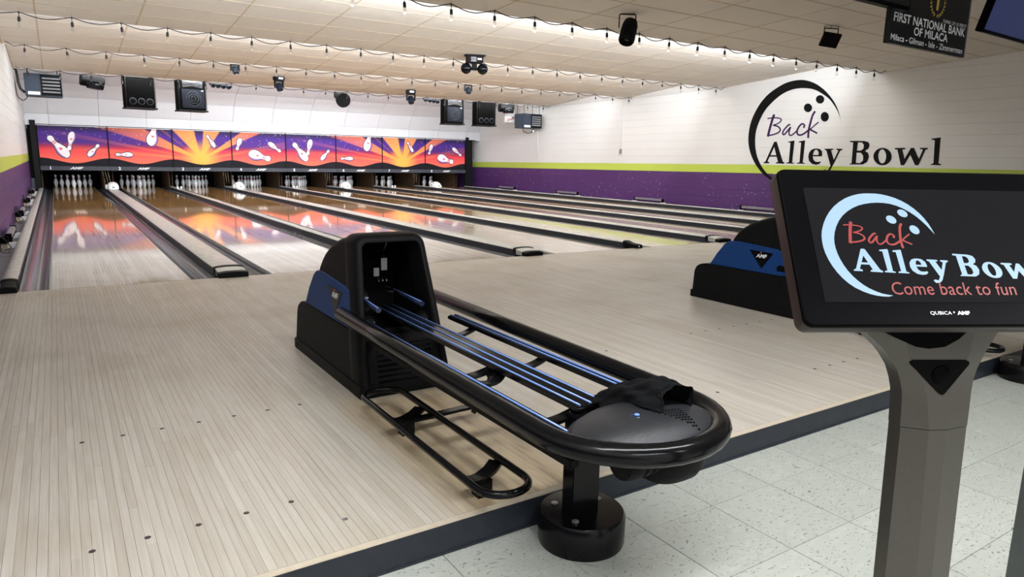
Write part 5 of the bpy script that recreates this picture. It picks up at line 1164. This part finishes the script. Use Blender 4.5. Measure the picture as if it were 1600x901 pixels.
def scanner(x, y, z, lab, rot):
    root = thing('scanner_light', lab, 'stage light', (x, y, z), 'club scanner lights', rot=(0, .12 if rot > 0 else 0, rot))
    bm = bmesh.new(); prism_x(bm, [(-.16, -.02), (-.15, .09), (-.10, .12), (.16, .12), (.18, .05), (.16, -.10), (.05, -.13)], -.24, .24, bev=.015); obj('housing', bm, M['black'], root, smooth=35)
    bm = bmesh.new(); lathe(bm, [(.02, -.20), (.17, -.19), (.185, -.15), (.19, -.06), (.18, -.03), (.05, -.02)], 24); bm.transform(Matrix.Translation((.05, -.06, .02))); drum = obj('mirror_drum', bm, M['gloss'], root, smooth=40)
    for k in range(7):
        a = PI+.35+k*.38; bm = bmesh.new(); lathe(bm, [(.018, 0), (.022, .006), (.010, .010)], 10)
        bm.transform(Matrix.Translation((.05+.188*math.cos(a), -.06+.188*math.sin(a), -.075)) @ Vector((math.cos(a), math.sin(a), 0)).to_track_quat('Z', 'Y').to_matrix().to_4x4()); obj('lens', bm, M['lens'], drum)
    yoke(root, .17, .05, .24); return root
scanner(1.0, 12.85, 2.74, 'black multi lens club light hung left of the first subwoofer', .15)
scanner(12.70, 12.95, 2.78, 'black multi lens club light hung left of the right heater', -.2)
def led_bar(x, y, z, lab, rot, tilt):
    root = thing('light_bar', lab, 'stage light', (x, y, z), 'short light bars', rot=(0, tilt, rot))
    bm = bmesh.new(); bx(bm, -.26, .26, -.05, .05, -.03, .03, bev=.01); obj('bar_body', bm, M['black'], root)
    for k in range(4):
        bm = bmesh.new(); lathe(bm, [(.05, 0), (.06, .01), (.058, .04), (.048, .042), (.044, .02), (.01, .018)], 16); bm.transform(Matrix.Translation((-.19+k*.127, -.03, -.02)) @ Matrix.Rotation(PI*.72, 4, 'X')); obj('lamp_head', bm, M['lens'], root)
    tub('handle', [(-.15, 0, .03), (-.13, 0, .09), (.13, 0, .09), (.15, 0, .03)], .008, M['chrome'], root, 6)
    c = ceil_z(y)-z; tub('hanger', [(0, 0, .09), (0, 0, c+.012)], .007, M['cable'], root, 6); return root
led_bar(3.82, 12.7, 2.85, 'short four lamp bar right of the left grille loudspeaker', .1, .04); led_bar(9.83, 12.7, 2.85, 'short four lamp bar left of the right grille loudspeaker', -.1, .08)
def moving_head(x, y, z, lab, s=1, rot=0, pitch=.5):
    top = ceil_z(y)
    root = thing('moving_head_light', lab, 'stage light', (x, y, top-.006), 'small moving head lights', rot=(0, 0, rot))
    d = z-top
    box('base_box', (-.11*s, .11*s, -.10*s, .10*s, -.09*s, .0), M['black'], root, bev=.008)
    box('display', (-.05*s, .06*s, -.104*s, -.098*s, -.065*s, -.025*s), M['plate'], root)
    bm = bmesh.new()
    for k in (-1, 1): bx(bm, k*.10*s-.016, k*.10*s+.016, -.035*s, .035*s, -.26*s, -.10*s, bev=.005)
    bx(bm, -.11*s, .11*s, -.035*s, .035*s, -.12*s, -.088*s, bev=.005); obj('fork', bm, M['black'], root)
    bm = bmesh.new(); lathe(bm, [(.03, -.10), (.065, -.085), (.078, -.03), (.080, .05), (.072, .085), (.06, .085), (.056, .075), (.01, .07)], 20); bm.transform(Matrix.Translation((0, -.01, -.245*s)) @ Matrix.Rotation(PI-pitch, 4, 'X') @ Matrix.Scale(s, 4)); h = obj('lamp_head', bm, M['lens'], root, smooth=40)
    return root
moving_head(3.55, 9.6, 2.8, 'small moving head light between the third and farthest bulb strings, leftmost', .85, .3)
moving_head(4.85, 11.0, 2.8, 'small moving head light left of the round studded lamp', 1.0, .2)
moving_head(8.55, 11.4, 2.8, 'small moving head light left of the right four lamp bar', 1.1, -.2)
moving_head(9.42, 9.7, 2.8, 'small moving head light above the right grille loudspeaker', .9, -.3)
# round studded lamp
root = thing('studded_lamp', 'round black studded lamp on a square yoke in mid ceiling', 'stage light', (6.98, 12.7, 2.70), rot=(0, 0, -.1))
bm = bmesh.new(); lathe(bm, [(.06, .16), (.15, .14), (.20, .05), (.205, -.02), (.19, -.05), (.02, -.05)], 28); bm.transform(Matrix.Translation((.06, -.10, -.03)) @ Matrix.Rotation(-PI/2+.25, 4, 'X')); hd = obj('lamp_head', bm, M['black'], root, smooth=40)
bm = bmesh.new()
for ring, nn in ((.0, 1), (.06, 6), (.12, 12), (.175, 18)):
    for k in range(nn):
        a = 2*PI*k/nn; lathe(bm, [(.012, 0), (.013, .010), (.006, .014)], 8, (ring*math.cos(a), ring*math.sin(a), 0))
bm.transform(Matrix.Translation((.06, -.149, -.0425)) @ Matrix.Rotation(PI/2+.25, 4, 'X')); obj('led', bm, M['lens'], hd)
box('ballast_box', (-.14, .12, -.06, .12, .02, .22), M['black'], root, bev=.01); box('data_plate', (-.04, .04, -.063, -.058, .07, .17), M['plate'], root); yoke(root, .165, .05, .32)
# twin ball light
zt = ceil_z(4.7)
root = thing('twin_ball_light', 'black box light carrying two glossy balls under the second bulb string', 'stage light', (6.73, 4.72, zt), rot=(0, 0, -.35))
box('top_plate', (-.19, .19, -.11, .11, -.012, .004), M['black'], root); bb = box('base_box', (-.15, .15, -.10, .10, -.135, -.012), M['black'], root, bev=.008)
for k in range(3): box('cooling_fin', (-.08, .02, -.105, -.098, -.115+k*.03, -.100+k*.03), M['fixture'], bb)
box('display', (.04, .12, -.104, -.099, -.085, -.055), M['letter'], root)
box('neck', (-.045, .045, -.04, .04, -.23, -.13), M['black'], root, bev=.008); tub('axle', [(-.16, 0, -.235), (.16, 0, -.235)], .028, M['black'], root, 12)
for s in (-1, 1):
    bm = bmesh.new(); bmesh.ops.create_uvsphere(bm, u_segments=26, v_segments=16, radius=.098); b_ = obj('mirror_ball', bm, M['gloss'], root, smooth=60); b_.location = (s*.155, 0, -.235)
    for k in range(10):
        a = k*2.4; v = Vector((math.cos(a)*.6, -.75, math.sin(a)*.55)).normalized(); lat('lens', [(.012, 0), (.014, .004), (.004, .006)], M['lens'], b_, 10).matrix_local = Matrix.Translation(v*.096) @ v.to_track_quat('Z', 'Y').to_matrix().to_4x4()
# par can
zt = ceil_z(.35)
root = thing('can_spotlight', 'fat black can spotlight hung under the shaded near ceiling', 'stage light', (6.50, .35, zt), rot=(0, 0, -.5))
tub('yoke', [(-.108, 0, -.18), (-.108, 0, -.02), (-.095, 0, -.008), (.095, 0, -.008), (.108, 0, -.02), (.108, 0, -.18)], .009, M['cable'], root, 8)
bm = bmesh.new(); lathe(bm, [(.03, -.13), (.07, -.12), (.083, -.07), (.083, -.04), (.075, -.03), (.086, -.01), (.086, .02), (.078, .03), (.086, .05), (.086, .12), (.078, .14), (.07, .14), (.066, .11), (.01, .10)], 26); bm.transform(Matrix.Translation((.02, -.01, -.215)) @ Matrix.Rotation(PI-.5, 4, 'X') @ Matrix.Rotation(-.28, 4, 'Y') @ Matrix.Scale(1.22, 4)); cn = obj('can', bm, M['black'], root, smooth=35)
bm = bmesh.new(); lathe(bm, [(.02, 0), (.03, .004), (.024, .012), (.006, .016)], 16); bm.transform(Matrix.Translation((.02, -.01, -.215)) @ Matrix.Rotation(PI-.5, 4, 'X') @ Matrix.Rotation(-.28, 4, 'Y') @ Matrix.Scale(1.22, 4) @ Matrix.Translation((0, 0, .11))); obj('lens', bm, M['lens'], cn)
# flat flood lamp
zt = ceil_z(-.6)
root = thing('flood_lamp', 'flat square black flood lamp on a bracket near the bank sign', 'stage light', (9.50, -.6, zt), rot=(0, 0, -.45))
tub('bracket', [(-.105, 0, -.15), (-.105, 0, -.03), (.105, 0, -.03), (.105, 0, -.15)], .010, M['cable'], root, 8)
for s in (-.105, .0, .105): tub('hanger', [(s, 0, -.03), (s, 0, .008)], .005, M['cable'], root, 6)
bm = bmesh.new(); bx(bm, -.135, .135, -.02, .02, -.10, .10, bev=.006); bx(bm, -.10, .10, .02, .05, -.06, .06, bev=.006); bm.transform(Matrix.Translation((0, 0, -.185)) @ Matrix.Rotation(.5, 4, 'X') @ Matrix.Rotation(.1, 4, 'Y')); obj('lamp_body', bm, M['black'], root)
# white duct box and arm beside the right heater
root = thing('bracket_box', 'white box on a pivoting arm behind the right club light', 'box', (12.98, 13.4, 2.66))
box('box_body', (-.02, .34, 0, .10, -.30, .30), M['white'], root, bev=.01); tub('arm', [(.02, -.03, -.20), (.30, -.05, -.12), (.55, -.03, -.28)], .018, M['chrome'], root, 8); tub('arm', [(.02, -.03, -.26), (.28, -.05, -.16)], .010, M['redprint'], root, 8)
tub('hanger', [(.1, .05, .29), (.1, .05, .54)], .012, M['white'], root, 8); tub('hanger', [(.25, .05, .29), (.25, .05, .54)], .012, M['white'], root, 8)
# conduits and socket on the right wall
root = thing('wall_conduit', 'thin white conduit dropping to a socket box on the right wall', 'conduit', (XR, 8.75, 1.5))
tub('pipe', [(-.014, 0, 1.52), (-.014, 0, -.02)], .007, M['white'], root, 8); bm = bmesh.new(); bx(bm, -.045, -.001, -.04, .04, -.14, -.01, bev=.005); obj('socket_box', bm, M['plate'], root)
root = thing('wall_conduit', 'white conduit running down the right wall behind the heater', 'conduit', (XR, 13.0, 1.6)); tub('pipe', [(-.016, 0, 1.55), (-.016, 0, -.45)], .012, M['white'], root, 8); tub('pipe', [(-.016, .12, 1.55), (-.016, .12, -.25)], .010, M['white'], root, 8)

# ================================================================ FLOOR STRIP LIGHTS ON THE LEDGES
pr = None
spots = [(13.76, y, 'right', 1) for y in (3.55, 7.22, 10.9, 14.5)]+[(-.425, y, 'left', -1) for y in (3.75, 7.55, 11.1, 14.6)]
order = ['nearest', 'second', 'third', 'farthest']
for k, (x, y, sd, s) in enumerate(spots):
    lab = 'dark strip light on white feet on the %s ledge, %s of four' % (sd, order[k % 4])
    if not pr:
        pr = thing('strip_light', lab, 'strip light', (x, y, -.009), 'strip lights on the ledges')
        bm = bmesh.new(); prism_x(bm, [(-.52, .105), (-.52, .145), (-.50, .160), (.50, .160), (.52, .145), (.52, .105)], -.030, .030, bev=.006); obj('lamp_housing', bm, M['fixture'], pr)
        for t in (-.54, .54): box('end_box', (-.034, .034, t-.02, t+.02, .07, .168), M['dark'], pr, bev=.004)
        box('under_tray', (-.028, .028, -.5, .5, .085, .105), M['dark'], pr)
        for t in (-.55, .55): box('foot', (-.078, .078, t-.022, t+.022, 0, .07), M['white'], pr)
    else: dup(pr, (x, y, -.009), lab)
lp = None
for k, y in enumerate((3.75, 7.55, 11.1, 14.6)):
    lab = 'black plug adapter with looping cord on the left ledge, %s of four' % order[k]
    if not lp:
        lp = thing('plug_adapter', lab, 'adapter', (-.455, y-.74, -.009), 'plug adapters on the left ledge')
        box('wood_block', (-.028, .022, -.02, .03, 0, .075), M['beige'], lp); box('adapter_body', (-.045, .038, -.03, .035, .0755, .155), M['dark'], lp, bev=.006)
        tub('cord', sm([(-.01, 0, .15), (-.015, .01, .20), (-.035, .03, .235), (-.046, .10, .20), (-.048, .16, .08), (-.044, .10, .012), (-.02, .05, .007), (.03, .06, .007), (.055, .02, .03), (.05, -.06, .05), (.02, -.12, .12), (-.02, -.16, .17), (-.04, -.24, .16)]), .0048, M['cable'], lp, 6)
        tub('cord', sm([(.0, -.10, .007), (.04, -.2, .03), (.05, -.35, .007), (-.01, -.5, .04), (-.03, -.62, .12), (-.03, -.75, .20), (-.04, -.9, .12), (.0, -1.1, .007)]), .0045, M['cable'], lp, 6)
    else: dup(lp, (-.455, y-.74, -.009), lab)

# ================================================================ OVERHEAD SIGN AND SCREENS
SX0, SX1, SZ0, SZ1 = 5.86, 7.14, 2.13, 2.82
root = thing('bank_sign', 'black hanging bank sign with white lettering and gold wreath', 'sign', ((SX0+SX1)/2, -3.5, SZ0))
W2 = (SX1-SX0)/2
bm = bmesh.new(); bx(bm, -W2, W2, 0, .04, 0, SZ1-SZ0, bev=.003); sb = obj('sign_board', bm, M['signblack'], root); box('edge_trim', (W2, W2+.012, -.002, .045, 0, SZ1-SZ0), M['fixture'], root)
bm = bmesh.new(); fn = lambda cx_, cz_: (lambda u, v: (cx_+u, -.002, cz_+v))
bm.free()
for s_, sz_, fx_, fz_, ft_, bo_, sh_ in (('FIRST NATIONAL BANK', .098, 0, .205, 1.19, .0015, 0), ('OF MILACA', .092, .02, .126, .57, .0015, 0), ('Milaca - Gilman - Isle - Zimmerman', .070, -.005, .048, 1.20, .0006, 0), ('THINK OF US FIRST!', .040, .395, .262, .42, 0, .2)):
    bm = bmesh.new(); text_into(bm, s_, sz_, fn(fx_, fz_), fit=ft_, bold=bo_, shear=sh_); face_dir(bm, (0, -1, 0)); obj('lettering', bm, M['letter'], sb)
bm = bmesh.new()
for k in range(-11, 12):
    a = -PI/2+k*.25; cx_, cz_ = .07+.115*math.cos(a), .405+.115*math.sin(a)
    for s in (-.5, .5):
        t = a+PI/2*(1 if k >= 0 else -1)+s; L = .030; dx, dz = math.cos(t), math.sin(t)
        poly(bm, [[(cx_, cz_), (cx_+L*.5*dx-.006*dz, cz_+L*.5*dz+.006*dx), (cx_+L*dx, cz_+L*dz), (cx_+L*.5*dx+.006*dz, cz_+L*.5*dz-.006*dx)]], lambda u, v: (u, -.002-.0003*(s > 0), v))
poly(bm, [[(.052, .335), (.084, .335), (.090, .49), (.048, .49)]], lambda u, v: (u, -.002, v)); poly(bm, [[(.02, .43), (.12, .43), (.12, .45), (.02, .45)]], lambda u, v: (u, -.0022, v))
face_dir(bm, (0, -1, 0)); obj('emblem', bm, M['gold'], sb)
for s in (-.5, .5): tub('hanger', [(s, .02, SZ1-SZ0), (s, .02, ceil_z(-3.5)-SZ0+.008)], .004, M['cable'], root, 6)
def overhead(xc, y, zb, w_, h, rx, rz, m, lab):
    root = thing('overhead_screen', lab, 'screen', (xc, y, zb), 'overhead score screens')
    R_ = Matrix.Rotation(rz, 4, 'Z') @ Matrix.Rotation(rx, 4, 'X')
    bm = bmesh.new(); bx(bm, 0, w_, 0, .07, 0, h, bev=.006); bm.transform(R_); obj('casing', bm, M['bezel'], root)
    bm = bmesh.new(); bx(bm, .022, w_-.022, -.002, .001, .028, h-.022); bm.transform(R_); obj('panel', bm, m, root)
    t = R_ @ Vector((w_/2, .05, h-.02)); top = ceil_z(y)-zb
    tub('drop_pole', [(t.x, t.y, t.z), (t.x, t.y, top+.008)], .02, M['frame'], root, 10)
    return root
overhead(4.72, -3.62, 2.36, 1.20, .58, 0, 0, M['signblack'], 'dark score screen hanging left of the bank sign')
overhead(7.42, -3.5, 2.385, 1.20, .56, .26, .03, M['bluescreen'], 'glowing blue score screen hanging right of the bank sign')
